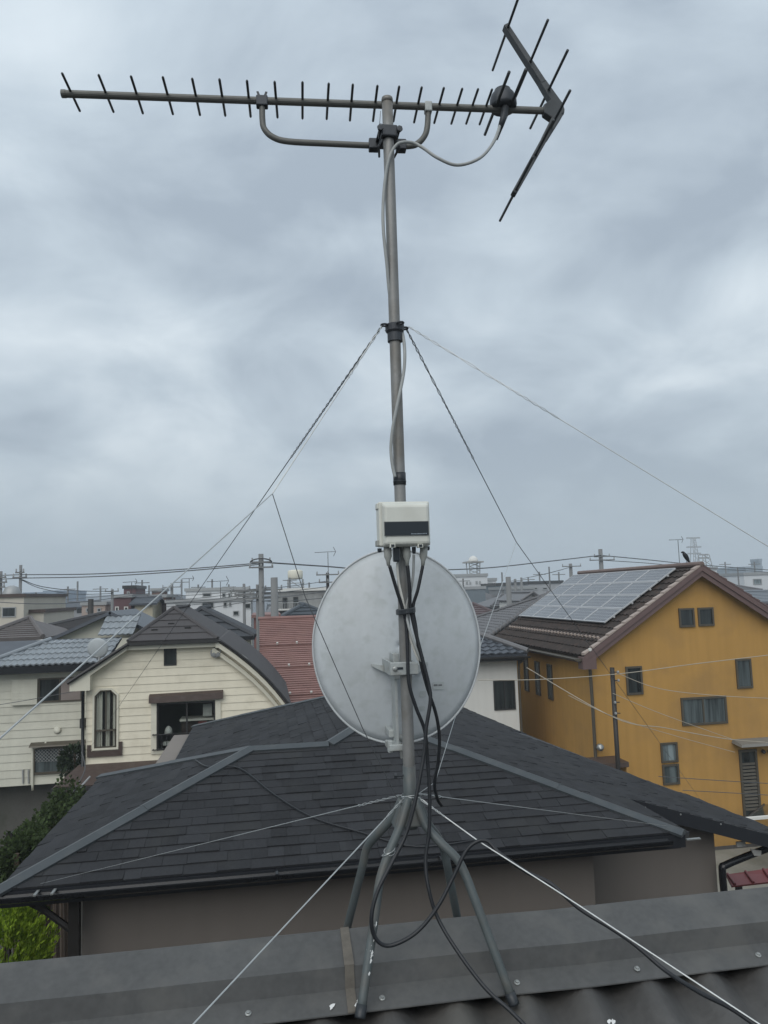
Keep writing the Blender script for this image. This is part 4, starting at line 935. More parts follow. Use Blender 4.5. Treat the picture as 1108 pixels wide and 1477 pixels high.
for x in (-2.70, -1.22): rl.box(x - .012, x + .012, YC - .10, YC - .045, -3.25, -3.225).box(x - .012, x + .012, YC - .10, YC - .045, -3.60, -3.58)
rl.build('window_rail', m_dframe, ww)
MB().box(-2.1, -1.3, YC + .45, YC + .8, -3.9, -3.02).build('sideboard', m_brown, ch)
MB().box(-2.12, -1.28, YC + .3, YC + .82, -3.02, -2.97).build('sideboard', m_curt, ch)
MB().hexa([(-1.72, YC + .1, -3.45), (-1.42, YC + .1, -3.45), (-1.42, YC + .25, -3.45), (-1.72, YC + .25, -3.45)], [(-1.66, YC + .12, -3.02), (-1.46, YC + .12, -3.02), (-1.46, YC + .2, -3.02), (-1.66, YC + .2, -3.02)]).build('red_cloth', m_red, ch)
MB().lathe([(.06, 0), (.10, .04), (.08, .14), (.03, .2), (0, .21)], V(-2.38, YC + .2, -3.3), V(0, 0, 1), 14).build('white_bundle', m_wwall, ch, smooth=True)
MB().box(-2.5, -2.2, YC + .12, YC + .3, -3.54, -3.47).build('white_bundle', m_wwall, ch); MB().box(-2.02, -1.75, YC + .12, YC + .3, -3.48, -3.36).build('white_bundle', m_wwall, ch)
MB().box(-1.56, -1.34, YC + .28, YC + .30, -2.92, -2.62).build('wall_calendar', m_wwall, ch)
# skirt roof below, downpipe, conduit at the gable
slab('skirt_roof', [V(-4.75, YC - .95, -4.12), V(-1.2, YC - .95, -4.12), V(-1.5, YC, -3.84), V(-4.4, YC, -3.84)], m_brown, ch, .05)
MB().box(-4.78, -1.2, YC - 1.0, YC - .95, -4.24, -4.14).build('skirt_fascia', m_dframe, ch)
MB().tube([V(-4.3, YC - .16, -2.05), V(-4.32, YC - .08, -2.25), V(-4.31, YC - .08, -3.9), V(-4.33, YC - .3, -4.05)], .04, 8).build('downpipe', m_gut, ch, smooth=True)
c = oY(311, 940, YC - .1)
MB().tube(spline([c + V(0, 0, .1), c + V(-.1, -.03, .02), c + V(-.08, -.03, -.1), c + V(.05, -.03, -.12), c + V(.12, -.03, 0), c + V(.1, 0, .1)], 5), .018, 6).build('meter_conduit', m_gframe, ch, smooth=True)
for k in range(2): MB().lathe([(.05, 0), (.05, .06), (0, .065)], c + V(-.04 + .1 * k, -.02, -.06), V(0, -1, -.2), 10).build('insulator', m_gframe, ch)
MB().tube(spline([c + V(.1, -.05, .12), oY(350, 945, YC - .3), oY(372, 968, YC - .3)], 5), .01, 5).build('conduit_cable', m_conn, ch)

# small dish on the left slope
p = oY(141, 935, 19.6)
sdsh = thing('small_dish', 'small pale satellite dish on the left roof slope of cream house', 'satellite dish', V(p.x + .02, 19.6, oY(143, 958, 19.6).z))
MB().lathe([(.002, .05), (.12, .04), (.2, .018), (.25, 0), (.25, -.012), (.19, .008), (.002, .035)], p, V(-.1, -1, -.1), 24).build('reflector', mat('small_dish_paint', (.36, .39, .40), .5), sdsh, smooth=True)
b0_ = oY(143, 958, 19.6)
MB().tube([V(b0_.x, 19.62, -1.75), V(b0_.x, 19.62, p.z)], .025, 8).build('post', m_gframe, sdsh)
MB().tube([p + V(-.02, 0, -.2), p + V(-.06, .25, -.3)], .012, 6).build('feed_arm', m_gframe, sdsh)

# ================================================================== pale sided house with silver tiles (far left)
YS = 21.5
ls = thing('silver_tile_house', 'pale sided house with silver blue tile roof at left edge', 'house', (-6.5, 23, GZ))
fs_ = FRONT(0, YS)
op2 = [(-5.89, -4.80, -2.60, -1.97), (-6.0, -4.66, -4.42, -3.70)]
siding(ls, fs_, lambda z: (-10.5, -4.62), -4.67, -1.62, .2, op2, m_cream2)
MB().box(-10.5, -4.62, YS + .03, 26.5, -4.67, -1.64).build('wall', m_cream2, ls)
MB().box(-10.3, -4.9, YS + .6, 26.3, GZ, -4.69).build('lower_wall', m_block, ls)
# shutter box, sliding windows
MB().box(-6.53, -5.9, YS - .10, YS - .025, -2.63, -1.97).build('shutter_box', m_cream2, ls, bevel=.01)
for z in (-2.47, -2.31, -2.15): MB().box(-6.525, -5.905, YS - .106, YS - .101, z - .008, z + .008).build('shutter_rib', m_cream2, ls)
window(ls, fs_, -5.89, -4.80, -2.60, -1.97, m_wframe, g_dark, .04, mull=(-5.36,), proud=.05)
MB().box(-5.33, -4.84, YS - .04, YS - .03, -2.57, -2.0).build('screen_panel', mat('mauve_panel', (.24, .205, .19), .7), ls)
w_ = window(ls, fs_, -6.0, -4.66, -4.42, -3.72, m_wframe, g_grey, .06, mull=(-5.35,), proud=.06)
lat = MB()
for k in range(30):
    for sgn in (1, -1):
        x = -6.3 + k * .085; z0_, z1_ = -4.1, -3.78
        xa, xb = (x, x + .32) if sgn > 0 else (x + .32, x)
        lo, hi = max(min(xa, xb), -5.93), min(max(xa, xb), -4.75)
        if hi - lo < .05: continue
        def zz(q): return z0_ + (z1_ - z0_) * ((q - xa) / (xb - xa))
        lat.tube([V(lo, YS - .075, zz(lo)), V(hi, YS - .075, zz(hi))], .006, 4)
lat.build('window_lattice', m_gframe, w_)
MB().hexa([(-6.05, YS - .22, -3.70), (-4.62, YS - .22, -3.70), (-4.62, YS - .03, -3.70), (-6.05, YS - .03, -3.70)], [(-6.05, YS - .2, -3.67), (-4.62, YS - .2, -3.67), (-4.62, YS - .03, -3.60), (-6.05, YS - .03, -3.60)]).build('window_hood', m_wframe, ls)
MB().lathe([(.09, 0), (.09, .03), (.06, .045), (0, .05)], oY(83, 1053, YS - .02), V(0, -1, 0), 16).build('round_vent', m_cream2, ls, smooth=True)
p = oY(121, 1042, YS); MB().box(p.x - .06, p.x + .06, YS - .2, YS - .02, p.z - .12, p.z + .12).build('meter_box', m_dframe, ls)
MB().tube(spline([oY(47, 1140, YS - .06), oY(47, 1085, YS - .06), oY(50, 1079, YS - .06), oY(60, 1076, YS - .06), oY(67, 1071, YS - .06)], 5), .03, 8).build('gas_pipe', m_cream2, ls, smooth=True)
for px_ in (33, 41): MB().tube([oY(px_, 1110, YS - .04), oY(px_ + .2, 1130, YS - .04)], .02, 6).build('gas_pipe', m_gframe, ls)
# silver wavy tiles
ue, se = V(1, 0, 0), V(0, 1, .42)
mb = MB(); e0 = V(0, 21.15, -1.62)
tile_rows(mb, e0, ue, se, lambda b: (-7.3 + b * 1.02 if b > 0 else -7.3, -4.18 + b * .15), 0, 1.42, .155, .30, .035, .03); mb.build('tile_field', m_silver, ls, kind='stuff')
slab('roof_deck', [V(-10.6, 21.15, -1.64), V(-4.15, 21.15, -1.64), V(-4.0, 22.6, -1.03), V(-10.6, 22.6, -1.03)], m_tiled, ls, .06)
MB().box(-10.6, -4.15, 21.08, 21.14, -1.80, -1.62).build('gutter', m_gut, ls)
MB().tube([e0 + V(-7.3, 0, .06), e0 + V(-5.85, 1.3, .62)], .06, 8).build('hip_roll', m_silver, ls)
# gabled upper block behind it
pk = V(-4.42, 23.4, -.36)
gw = MB(); gw.prism([V(-6.0, 23.4, -1.1), V(-3.2, 23.4, -1.1), V(-3.2, 23.4, -.95), pk, V(-6.0, 23.4, -1.06)], V(0, .05, 0)); gw.build('gable_wall', m_cream2, ls)
slab('gable_roof', [V(-6.3, 23.1, -1.12), V(pk.x, 23.1, pk.z + .06), V(pk.x, 27.5, pk.z + .06), V(-6.3, 27.5, -1.12)], m_tiled, ls, .09)
slab('gable_roof', [V(-2.9, 23.1, -1.12), V(pk.x, 23.1, pk.z + .06), V(pk.x, 27.5, pk.z + .06), V(-2.9, 27.5, -1.12)], m_tiled, ls, .09)
mb = MB(); tile_rows(mb, V(-4.62, 22.5, -.98), V(1, 0, 0), V(.12, .8, .62), lambda b: (0, .95), 0, .85, .155, .28, .035, .03); mb.build('tile_field', m_silver, ls, kind='stuff')

# ================================================================== house with rust red metal roof
rh = thing('rust_roof_house', 'house with rust red ribbed metal roof and white snow guards', 'house', (1, 27, GZ))
rx0, rx1 = -.22, 2.62; ro = V(0, 24.6, -3.45); rs = V(0, 1, .6).normalized(); L_ = 5.0
slab('roof_deck', [ro + V(rx0, 0, -.02), ro + V(rx1, 0, -.02), ro + V(rx1, 0, -.02) + rs * L_, ro + V(rx0, 0, -.02) + rs * L_], m_rust, rh, .08)
nr2 = V(1, 0, 0).cross(rs); mb = MB(); nc = 42
for k in range(nc):
    b0_, b1_ = L_ * k / nc, L_ * (k + 1) / nc
    P = lambda x, b, h: ro + V(x, 0, 0) + rs * b + nr2 * h
    mb.hexa([P(rx0, b0_, 0), P(rx1, b0_, 0), P(rx1, b1_, 0), P(rx0, b1_, 0)], [P(rx0, b0_, .035), P(rx1, b0_, .035), P(rx1, b1_, .006), P(rx0, b1_, .006)])
mb.build('metal_course', m_rust, rh, kind='stuff')
for b_, x_off, n_ in ((3.25, .32, 4), (1.95, 0.0, 4), (.45, .66, 3)):
    MB().hexa([P(rx0, b_, .03), P(rx1, b_, .03), P(rx1, b_ + .03, .03), P(rx0, b_ + .03, .03)], [P(rx0, b_, .07), P(rx1, b_, .07), P(rx1, b_ + .03, .06), P(rx0, b_ + .03, .06)]).build('snow_rail', m_rust, rh)
    for k in range(n_):
        x = rx0 + .3 + x_off + k * .68
        if x < rx1: MB().hexa([P(x - .035, b_ + .02, .03), P(x + .035, b_ + .02, .03), P(x + .035, b_ + .1, .03), P(x - .035, b_ + .1, .03)], [P(x - .035, b_ + .02, .14), P(x + .035, b_ + .02, .14), P(x + .03, b_ + .06, .14), P(x - .03, b_ + .06, .14)]).build('snow_guard', m_wwall, rh)
rt = ro + rs * L_
MB().tube([rt + V(rx0 - .05, 0, .04), rt + V(rx1, 0, .04)], .07, 8).build('ridge_roll', m_rust, rh)
slab('roof_back', [rt + V(rx0, 0, 0), rt + V(rx1, 0, 0), rt + V(rx1, 4.2, -2.5), rt + V(rx0, 4.2, -2.5)], m_rust, rh, .08)
MB().box(rx0 + .35, rx1 - .3, 25.1, 32.5, GZ, -3.4).build('wall', m_wwall, rh)
MB().prism([V(rx0 + .35, 25.1, -3.4), V(rx0 + .35, 28.9, -1.05), V(rx0 + .35, 32.5, -3.4)], V(rx1 - rx0 - .65, 0, 0)).build('gable_wall', m_wwall, rh)

# ================================================================== white house beside the ochre one
wh = thing('white_house', 'white walled house with blue grey tile roof behind the dish', 'house', (6, 26, GZ))
wz = -2.1; wxl, wxr, wyf, wyb = 2.75, 8.28, 23.8, 29.3; hm = (wyb - wyf) / 2; wp = .42
A_, B_ = V(wxl + hm, wyf + hm, wz + wp * hm), V(wxr - hm, wyf + hm, wz + wp * hm)
c0, c1, c2, c3 = V(wxl, wyf, wz), V(wxr, wyf, wz), V(wxr, wyb, wz), V(wxl, wyb, wz)
slab('roof_deck', [c0, c1, B_, A_], m_tiled, wh, .08); slab('roof_deck', [c1, c2, B_], m_tiled, wh, .08); slab('roof_deck', [c2, c3, A_, B_], m_tiled, wh, .08); slab('roof_deck', [c3, c0, A_], m_tiled, wh, .08)
mb = MB(); cw = math.sqrt(1 + wp * wp)
tile_rows(mb, V(0, wyf, wz), V(1, 0, 0), V(0, 1, wp), lambda b: (wxl + b / cw, wxr - b / cw), 0, hm * cw, .27, .25, .05, .035)
mb.build('tile_field', m_tiled, wh, kind='stuff')
mb = MB(); tile_rows(mb, V(wxr, 0, wz), V(0, 1, 0), V(-1, 0, wp), lambda b: (wyf + b / cw, wyb - b / cw), 0, hm * cw, .27, .25, .05, .035); mb.build('tile_field', m_tiled, wh, kind='stuff')
MB().tube([c1 + V(.02, -.02, .1), B_ + V(0, 0, .12)], .09, 8).build('hip_roll', m_tile, wh); MB().tube([A_ + V(0, 0, .12), B_ + V(0, 0, .12)], .1, 8).build('ridge_roll', m_tile, wh)
MB().box(wxl, wxr, wyf - .02, wyf + .02, wz - .2, wz - .06).build('fascia', m_dframe, wh); MB().box(wxr - .02, wxr + .02, wyf + .02, wyb, wz - .2, wz - .06).build('fascia', m_dframe, wh)
gutter(wxl, wxr + .06, wyf - .08, wz - .08, wh, m_dframe)
MB().box(wxl + .4, 8.08, 24.3, 29.0, GZ, wz - .12).build('wall', m_wwall, wh)
fw_ = FRONT(0, 24.3)
window(wh, fw_, 7.25, 7.97, -3.90, -2.96, m_dframe, g_dark, .04, mull=(7.62,))
window(wh, fw_, 4.6, 6.2, -3.90, -2.96, m_dframe, g_dark, .04, mull=(5.4,))
MB().tube(spline([V(8.22, 23.75, wz - .14), V(8.14, 24.1, wz - .3), V(8.12, 24.24, wz - .5), V(8.13, 24.24, -7.6)], 4), .04, 8).build('downpipe', m_wframe, wh, smooth=True)

# ================================================================== ochre house with solar roof
YO = 21.5
oh = thing('ochre_house', 'ochre yellow stucco house with mauve barge boards at right', 'house', (12.9, 26, GZ))
ox0, ox1, oxr, ob = 9.36, 16.5, 12.93, 30.0
rz_, ez = .47, -2.03; et = 9.06
tO = (rz_ - ez) / (oxr - et)
zO = lambda x: rz_ - tO * abs(x - oxr)
gp = [V(ox0, YO, GZ), V(ox1, YO, GZ), V(ox1, YO, zO(ox1) - .12), V(oxr, YO, rz_ - .16), V(ox0, YO, zO(ox0) - .12)]
MB().prism(gp, V(0, ob - YO, 0)).build('wall', m_orange, oh)
yv = YO - .28
for sg in (-1, 1):
    xe = oxr + sg * (oxr - et)
    slab('roof_deck', [V(xe, yv, ez), V(oxr, yv, rz_), V(oxr, ob + .25, rz_), V(xe, ob + .25, ez)], m_btile, oh, .1)
    # barge board on the gable, stepped verge tiles over it
    MB().hexa([V(xe, yv - .05, ez - .30), V(oxr, yv - .05, rz_ - .28), V(oxr, yv - .003, rz_ - .28), V(xe, yv - .003, ez - .30)], [V(xe, yv - .05, ez - .01), V(oxr, yv - .05, rz_ + .0), V(oxr, yv - .003, rz_ + .0), V(xe, yv - .003, ez - .01)]).build('barge_board', m_mauve, oh)
    MB().hexa([V(xe, yv - .09, ez - .14), V(oxr, yv - .09, rz_ - .12), V(oxr, yv - .052, rz_ - .12), V(xe, yv - .052, ez - .14)], [V(xe, yv - .09, ez + .03), V(oxr, yv - .09, rz_ + .05), V(oxr, yv - .052, rz_ + .05), V(xe, yv - .052, ez + .03)]).build('verge_moulding', m_mauve, oh)
    nv = 15
    for k in range(nv):
        f0, f1 = k / nv, (k + .97) / nv
        a, b = V(xe, 0, ez).lerp(V(oxr, 0, rz_), f0), V(xe, 0, ez).lerp(V(oxr, 0, rz_), f1)
        MB().hexa([V(a.x, yv - .1, a.z + .05), V(b.x, yv - .1, b.z + .05), V(b.x, yv + .12, b.z + .03), V(a.x, yv + .12, a.z + .03)], [V(a.x, yv - .1, a.z + .115), V(b.x, yv - .1, b.z + .075), V(b.x, yv + .12, b.z + .075), V(a.x, yv + .12, a.z + .115)]).build('verge_tile', m_vtile if sg < 0 else m_mauve, oh)
MB().tube([V(oxr, yv - .1, rz_ + .08), V(oxr, ob + .25, rz_ + .08)], .08, 8).build('ridge_roll', mat('ridge_clay', (.17, .125, .11), .7), oh)
co = math.sqrt(1 + tO * tO); sO = V(1, 0, tO)
mb = MB(); tile_rows(mb, V(et, 0, ez), V(0, 1, 0), sO, lambda b: (yv + .12, ob + .22), 0, (oxr - et) * co - .1, .27, .335, .04, .035); mb.build('tile_field', m_btile, oh, kind='stuff')
for k in range(30):
    b_ = .76; p = V(et, yv + .3 + k * .283, ez) + sO.normalized() * b_; n_ = V(-tO, 0, 1).normalized()
    MB().hexa([p + n_ * .06 + V(0, -.035, 0), p + n_ * .06 + V(0, .035, 0), p + n_ * .06 + sO.normalized() * .07 + V(0, .035, 0), p + n_ * .06 + sO.normalized() * .07 + V(0, -.035, 0)],
              [p + n_ * .13 + V(0, -.035, 0), p + n_ * .13 + V(0, .035, 0), p + n_ * .12 + sO.normalized() * .07 + V(0, .035, 0), p + n_ * .12 + sO.normalized() * .07 + V(0, -.035, 0)]).build('snow_guard', m_vtile, oh)
MB().prism([V(et - .13 + .13 * math.cos(t_), yv, ez - .06 + .075 * math.sin(t_)) for t_ in [math.pi + math.pi * k / 8 for k in range(9)]], V(0, ob + .2 - yv, 0)).build('gutter', m_wframe, oh)
MB().box(et + .02, ox0, yv, ob + .2, ez - .2, ez - .15).build('soffit', m_mauve, oh)
MB().hexa([V(et - .05, yv - .08, ez - .36), V(ox0 + .06, yv - .08, ez - .36), V(ox0 + .06, YO, ez - .36), V(et - .05, YO, ez - .36)], [V(et - .05, yv - .08, ez - .02), V(ox0 + .06, yv - .08, ez + .1), V(ox0 + .06, YO, ez + .1), V(et - .05, YO, ez - .02)]).build('eave_return', m_mauve, oh)
MB().lathe([(.05, 0), (.05, .02), (0, .025)], oY(851, 937, yv - .09), V(0, -1, 0), 10).build('white_boss', m_wwall, oh)
fO = FRONT(0, YO)
for a0, a1, z0_, z1_, gm in ((12.27, 12.77, -1.32, -.755, g_dark), (12.89, 13.4, -1.31, -.755, g_dark), (10.46, 10.97, -3.22, -2.40, g_dark), (14.0, 14.51, -3.21, -2.33, g_grey), (11.40, 11.93, -5.22, -4.65, g_pale), (11.41, 11.93, -5.85, -5.27, g_grey)):
    window(oh, fO, a0, a1, z0_, z1_, m_wframe, gm, .055, proud=.05)
window(oh, fO, 12.14, 13.60, -4.20, -3.39, m_wframe, g_grey, .06, mull=(12.84,), proud=.05)
dr_ = window(oh, fO, 13.88, 14.46, -7.0, -5.0, m_wframe, g_dark, .07, proud=.05, name='louvre_door')
for k in range(14):
    z = -6.75 + k * .10
    MB().hexa([V(13.96, YO - .05, z), V(14.38, YO - .05, z), V(14.38, YO - .02, z + .06), V(13.96, YO - .02, z + .06)], [V(13.96, YO - .053, z + .004), V(14.38, YO - .053, z + .004), V(14.38, YO - .023, z + .064), V(13.96, YO - .023, z + .064)]).build('louvre', m_wframe, dr_)
MB().hexa([(13.68, YO - .5, -4.83), (14.95, YO - .5, -4.83), (14.95, YO - .01, -4.78), (13.68, YO - .01, -4.78)], [(13.72, YO - .45, -4.76), (14.92, YO - .45, -4.76), (14.92, YO - .01, -4.68), (13.72, YO - .01, -4.68)]).build('door_canopy', mat('canopy_grey', (.17, .165, .15), .6), oh)
for k in range(2):
    c = oY(1100 + 9 * k, 1083, YO - .1); MB().lathe([(.05, 0), (.06, .05), (.05, .1), (0, .11)], c, V(0, -1, -.3), 12).build('door_lamp', m_dframe, oh, smooth=True)
fX = (V(ox0, 0, 0), V(0, -1, 0), V(-1, 0, 0))     # left side wall; a runs towards the viewer
for y0_, y1_ in ((26.85, 27.3), (25.68, 26.13), (24.5, 24.95)):
    window(oh, fX, -y1_, -y0_, -3.72, -2.56, m_wframe, g_grey, .05, proud=.04)
MB().tube(spline([V(et - .06, yv + .1, ez - .12), V(9.2, YO - .1, ez - .3), V(ox0 - .02, YO - .07, ez - .45), V(ox0 - .015, YO - .07, -7.6)], 4), .05, 8).build('downpipe', m_wframe, oh, smooth=True)
p = oY(866, 1078, YO - .2); MB().lathe([(.02, -.1), (.09, -.06), (.11, 0), (.09, .06), (0, .09)], p, V(-.2, -1, -.3), 14).build('flood_lamp', m_screw, oh, smooth=True)
MB().box(ox0 - 1.2, ox0 + .6, YO - .9, YO - .02, -5.05, -4.92).build('porch_roof', m_brown, oh)
MB().box(ox0 + .52, ox0 + .6, YO - .9, YO - .05, GZ, -5.06).build('porch_wall', m_orange, oh)
# solar array: 20 framed panels on a rail frame
b0_, b1_ = (10.26 - et) * co, (12.74 - et) * co; y0_, y1_ = 22.12, 30.15; nS = V(-tO, 0, 1).normalized(); sN = sO.normalized()
sol = thing('solar_array', 'grid of twenty pale framed solar panels on the ochre house roof', 'solar panels', V(et, 22.4, ez) + sN * b0_)
P3 = lambda y, b, h: V(et, y, ez) + sN * b + nS * h
for k in range(4):
    b_ = b0_ + (b1_ - b0_) * (k + .5) / 4
    MB().hexa([P3(y0_, b_ - .03, .08), P3(y1_, b_ - .03, .08), P3(y1_, b_ + .03, .08), P3(y0_, b_ + .03, .08)], [P3(y0_, b_ - .03, .125), P3(y1_, b_ - .03, .125), P3(y1_, b_ + .03, .125), P3(y0_, b_ + .03, .125)]).build('mount_rail', m_pframe, sol)
pw, ph_ = (y1_ - y0_) / 5, (b1_ - b0_) / 4
me_p = me_f = None
for i in range(5):
    for j in range(4):
        org = P3(y0_ + pw * (i + .5), b0_ + ph_ * (j + .5), .13)
        if me_p is None:
            def loc_box(mb, a0, a1, c0_, c1_, h0, h1): mb.box(a0, a1, c0_, c1_, h0, h1)
            q = MB(); q.box(-pw / 2 + .05, pw / 2 - .05, -ph_ / 2 + .05, ph_ / 2 - .05, 0, .026)
            me_p = bpy.data.meshes.new('solar_panel'); me_p.from_pydata(q.v, [], q.f); me_p.materials.append(m_solar)
            q = MB(); A1, A2, C1, C2 = pw / 2 - .012, pw / 2 - .052, ph_ / 2 - .012, ph_ / 2 - .048
            q.box(-A1, A1, -C1, -C2, -.005, .034).box(-A1, A1, C2, C1, -.005, .034).box(-A1, -A2, -C2, C2, -.005, .033).box(A2, A1, -C2, C2, -.005, .033)
            me_f = bpy.data.meshes.new('frame'); me_f.from_pydata(q.v, [], q.f); me_f.materials.append(m_pframe)
        o = bpy.data.objects.new('solar_panel', me_p); COL.objects.link(o)
        rot = Matrix((V(0, -1, 0), sN, V(0, -1, 0).cross(sN))).transposed()
        if rot.col[2].z < 0: rot = Matrix((V(0, 1, 0), sN, V(0, 1, 0).cross(sN))).transposed()
        o.rotation_euler = rot.to_euler(); o.location = org - sol.location; o.parent = sol
        o2 = bpy.data.objects.new('frame', me_f); COL.objects.link(o2); o2.parent = o
# crow on the ridge
p = V(oxr - .0, 22.15, rz_ + .15); p.x = oX(989, 815, oxr).x; p = oX(992, 817, oxr); p = V(oxr, p.y, rz_ + .17)
crow = thing('crow', 'black crow perched on the ridge above the solar panels', 'bird', p)
path = [p + V(.10, 0, -.05), p + V(.05, 0, .03), p + V(.01, 0, .10), p + V(-.04, 0, .19), p + V(-.08, 0, .25), p + V(-.10, 0, .29), p + V(-.13, 0, .305), p + V(-.19, 0, .30)]
MB().tube(spline(path, 4), [q_ for r_ in ((.012, .035), (.035, .062), (.062, .072), (.072, .06), (.06, .04), (.04, .036), (.036, .012)) for q_ in [r_[0] + (r_[1] - r_[0]) * k / 4 for k in range(4)]] + [.004], 12).build('body', m_crow, crow, smooth=True)
for s_ in (-.03, .03): MB().tube([p + V(.0, s_, .07), p + V(-.01, s_, 0), p + V(-.01, s_, -.08)], .008, 6).build('leg', m_crow, crow)

# ---- dark service pole with drop wires before the ochre wall
t0, t1 = oY(883, 963, 20.6), oY(892, 1102, 20.6)
sp = thing('service_pole', 'slim dark steel service pole in front of the ochre wall', 'pole', V(t0.x, 20.6, GZ))
MB().tube([V(t0.x, 20.6, GZ), V(t0.x, 20.6, t0.z)], .065, 10).build('shaft', m_dpole, sp, smooth=True)
for dz in (.12, .35, .95, 1.25):
    MB().lathe([(.02, -.03), (.04, -.02), (.04, .02), (.02, .03)], V(t0.x + (.12 if dz < .5 else -.02), 20.5, t0.z - dz), V(1, 0, 0), 8).build('insulator', m_gframe, sp)
    MB().tube([V(t0.x, 20.58, t0.z - dz), V(t0.x + .12, 20.5, t0.z - dz)], .015, 5).build('bracket', m_dpole, sp)
def wire(label, pts, r=.012, m=None, nm='overhead_wire', group='overhead wires'):
    return tag(MB().tube(spline(pts, 8), r, 5, False).build(nm, m or m_wired, None), label, 'wire', group)
m_wpale = mat('pale_wire', (.36, .33, .27), .6)
wire('pale drop wire crossing the ochre wall near the attic level', [oY(690, 981, 20.5), oY(780, 980, 20.5), oY(893, 972, 20.5), oY(1000, 958, 20.5), oY(1125, 943, 20.5)], .011, m_wpale)
wire('drop wire sagging from service pole across the wide ochre window', [oY(893, 972, 20.5), oY(950, 993, 20.5), oY(1030, 1003, 20.5), oY(1125, 1008, 20.5)], .009, m_wpale)
wire('upper slanting drop wire from service pole to door canopy', [oY(884, 1000, 20.5), oY(950, 1028, 20.5), oY(1058, 1067, 20.6)], .008, m_wpale)
wire('middle clipped drop wire from service pole past door canopy', [oY(760, 963, 22.5), oY(886, 1035, 20.5), oY(960, 1050, 20.5), oY(1050, 1066, 20.5), oY(1125, 1072, 20.5)], .012, m_wpale)
wire('lower slanting drop wire below the wide ochre window', [oY(820, 1003, 21.2), oY(886, 1034, 20.5), oY(980, 1063, 20.5), oY(1060, 1085, 20.6)], .008, m_wpale)
wire('upper of two level wires crossing the louvre door', [oY(950, 1120, 20.7), oY(1040, 1126, 20.7), oY(1125, 1131, 20.7)], .01, m_wired)
wire('lower of two level wires crossing the louvre door', [oY(985, 1140, 20.7), oY(1060, 1144, 20.7), oY(1125, 1148, 20.7)], .01, m_wired)

# ================================================================== greenery, yard bits, car
def leaf_mesh(pts_norm, size, aspect, droop=0.0, up_bias=0.0):
    mb = MB()
    for p, d in pts_norm:
        d = (d + V(0, 0, up_bias) + V(random.gauss(0, .35), random.gauss(0, .35), random.gauss(0, .35))).normalized()
        s = d.orthogonal().normalized(); th = random.random() * 6.283; s = (s * math.cos(th) + d.cross(s) * math.sin(th))
        L = size * random.uniform(.6, 1.4); w_ = L * aspect
        tip = p + d * L
        mb.add([p, p + d * L * .45 + s * w_, tip, p + d * L * .45 - s * w_], [(0, 1, 2, 3)])
    return mb
def foliage_mat(name, col, var):
    m = mat(name, col, 0.8, 0, .3, 2.5, .1, 30, 0, island=var, spec=.15); b = m.node_tree.nodes['Principled BSDF']
    b.inputs['Subsurface Weight'].default_value = 0.0
    n = m.node_tree.nodes; l = m.node_tree.links
    tr = n.new('ShaderNodeBsdfTranslucent'); mx = n.new('ShaderNodeMixShader'); mx.inputs[0].default_value = .25
    src = b.inputs['Base Color'].links[0].from_socket; l.new(src, tr.inputs[0]); l.new(b.outputs[0], mx.inputs[1]); l.new(tr.outputs[0], mx.inputs[2]); l.new(mx.outputs[0], n['Material Output'].inputs[0])
    return m
m_lime = foliage_mat('lime_foliage', (.26, .37, .04), .35)
m_ivy = foliage_mat('ivy_foliage', (.040, .060, .022), .45)
m_bark = mat('bark', (.08, .06, .045), .9, 0, .3, 8)
m_fol = foliage_mat('dark_foliage', (.035, .05, .03), .4)
con = thing('conifer', 'bright yellow green conifer under the left eave of shingle house', 'tree', (-2.85, 9.3, GZ))
MB().tube([V(-2.85, 9.3, GZ), V(-2.85, 9.3, -3.6)], [.07, .01], 8).build('trunk', m_bark, con)
pts = []
for _ in range(640):
    h = random.random() ** .8; z = -6.9 + h * 3.6; rad = (.95 * (1 - h) ** .5 + .05); th = random.random() * 6.283
    rad *= .8 + .25 * math.sin(th * 5 + h * 9); c = V(-2.85 + rad * math.cos(th), 9.3 + rad * math.sin(th), z); out = V(math.cos(th) * .6, math.sin(th) * .6, .9).normalized()
    n = 60 if z > -4.6 else 8
    for k in range(n):
        t = random.random(); pts.append((c + out * (t * .26 - .06) + V(random.gauss(0, .03), random.gauss(0, .03), 0) * (1 - t * .6), out))
leaf_mesh(pts, .055, .2, up_bias=.35).build('crown', m_lime, con)
hed = thing('ivy_hedge', 'dark green ivy hedge in the gap left of shingle house', 'hedge', (-3.3, 13, GZ))
pts = []
blobs = []
for k in range(26):
    f = k / 25; c = oY(34 + 72 * f, 1230 - 86 * f, 12.4 + 3.6 * f); blobs.append((c + V(random.uniform(-.15, .15), random.uniform(-.3, .3), random.uniform(-.25, .05)), random.uniform(.2, .34)))
for k in range(10):
    c = oY(32 + 5 * k * .6, 1235 - 3 * k, 12.6); blobs.append((c + V(random.uniform(-.2, .1), 0, random.uniform(-.5, 0)), .4))
for c, r in blobs:
    for _ in range(360):
        d = V(random.gauss(0, 1), random.gauss(0, 1), random.gauss(0, 1)).normalized()
        pts.append((c + d * r * random.uniform(.75, 1.12) + V(0, 0, -abs(random.gauss(0, .1))), d))
leaf_mesh(pts, .06, .42, up_bias=-.1).build('leaves', m_ivy, hed)
mb = MB()
for c, r in blobs: mb.tube([V(c.x + .1, c.y, GZ), c], .04, 5)
mb.build('stems', m_bark, hed)
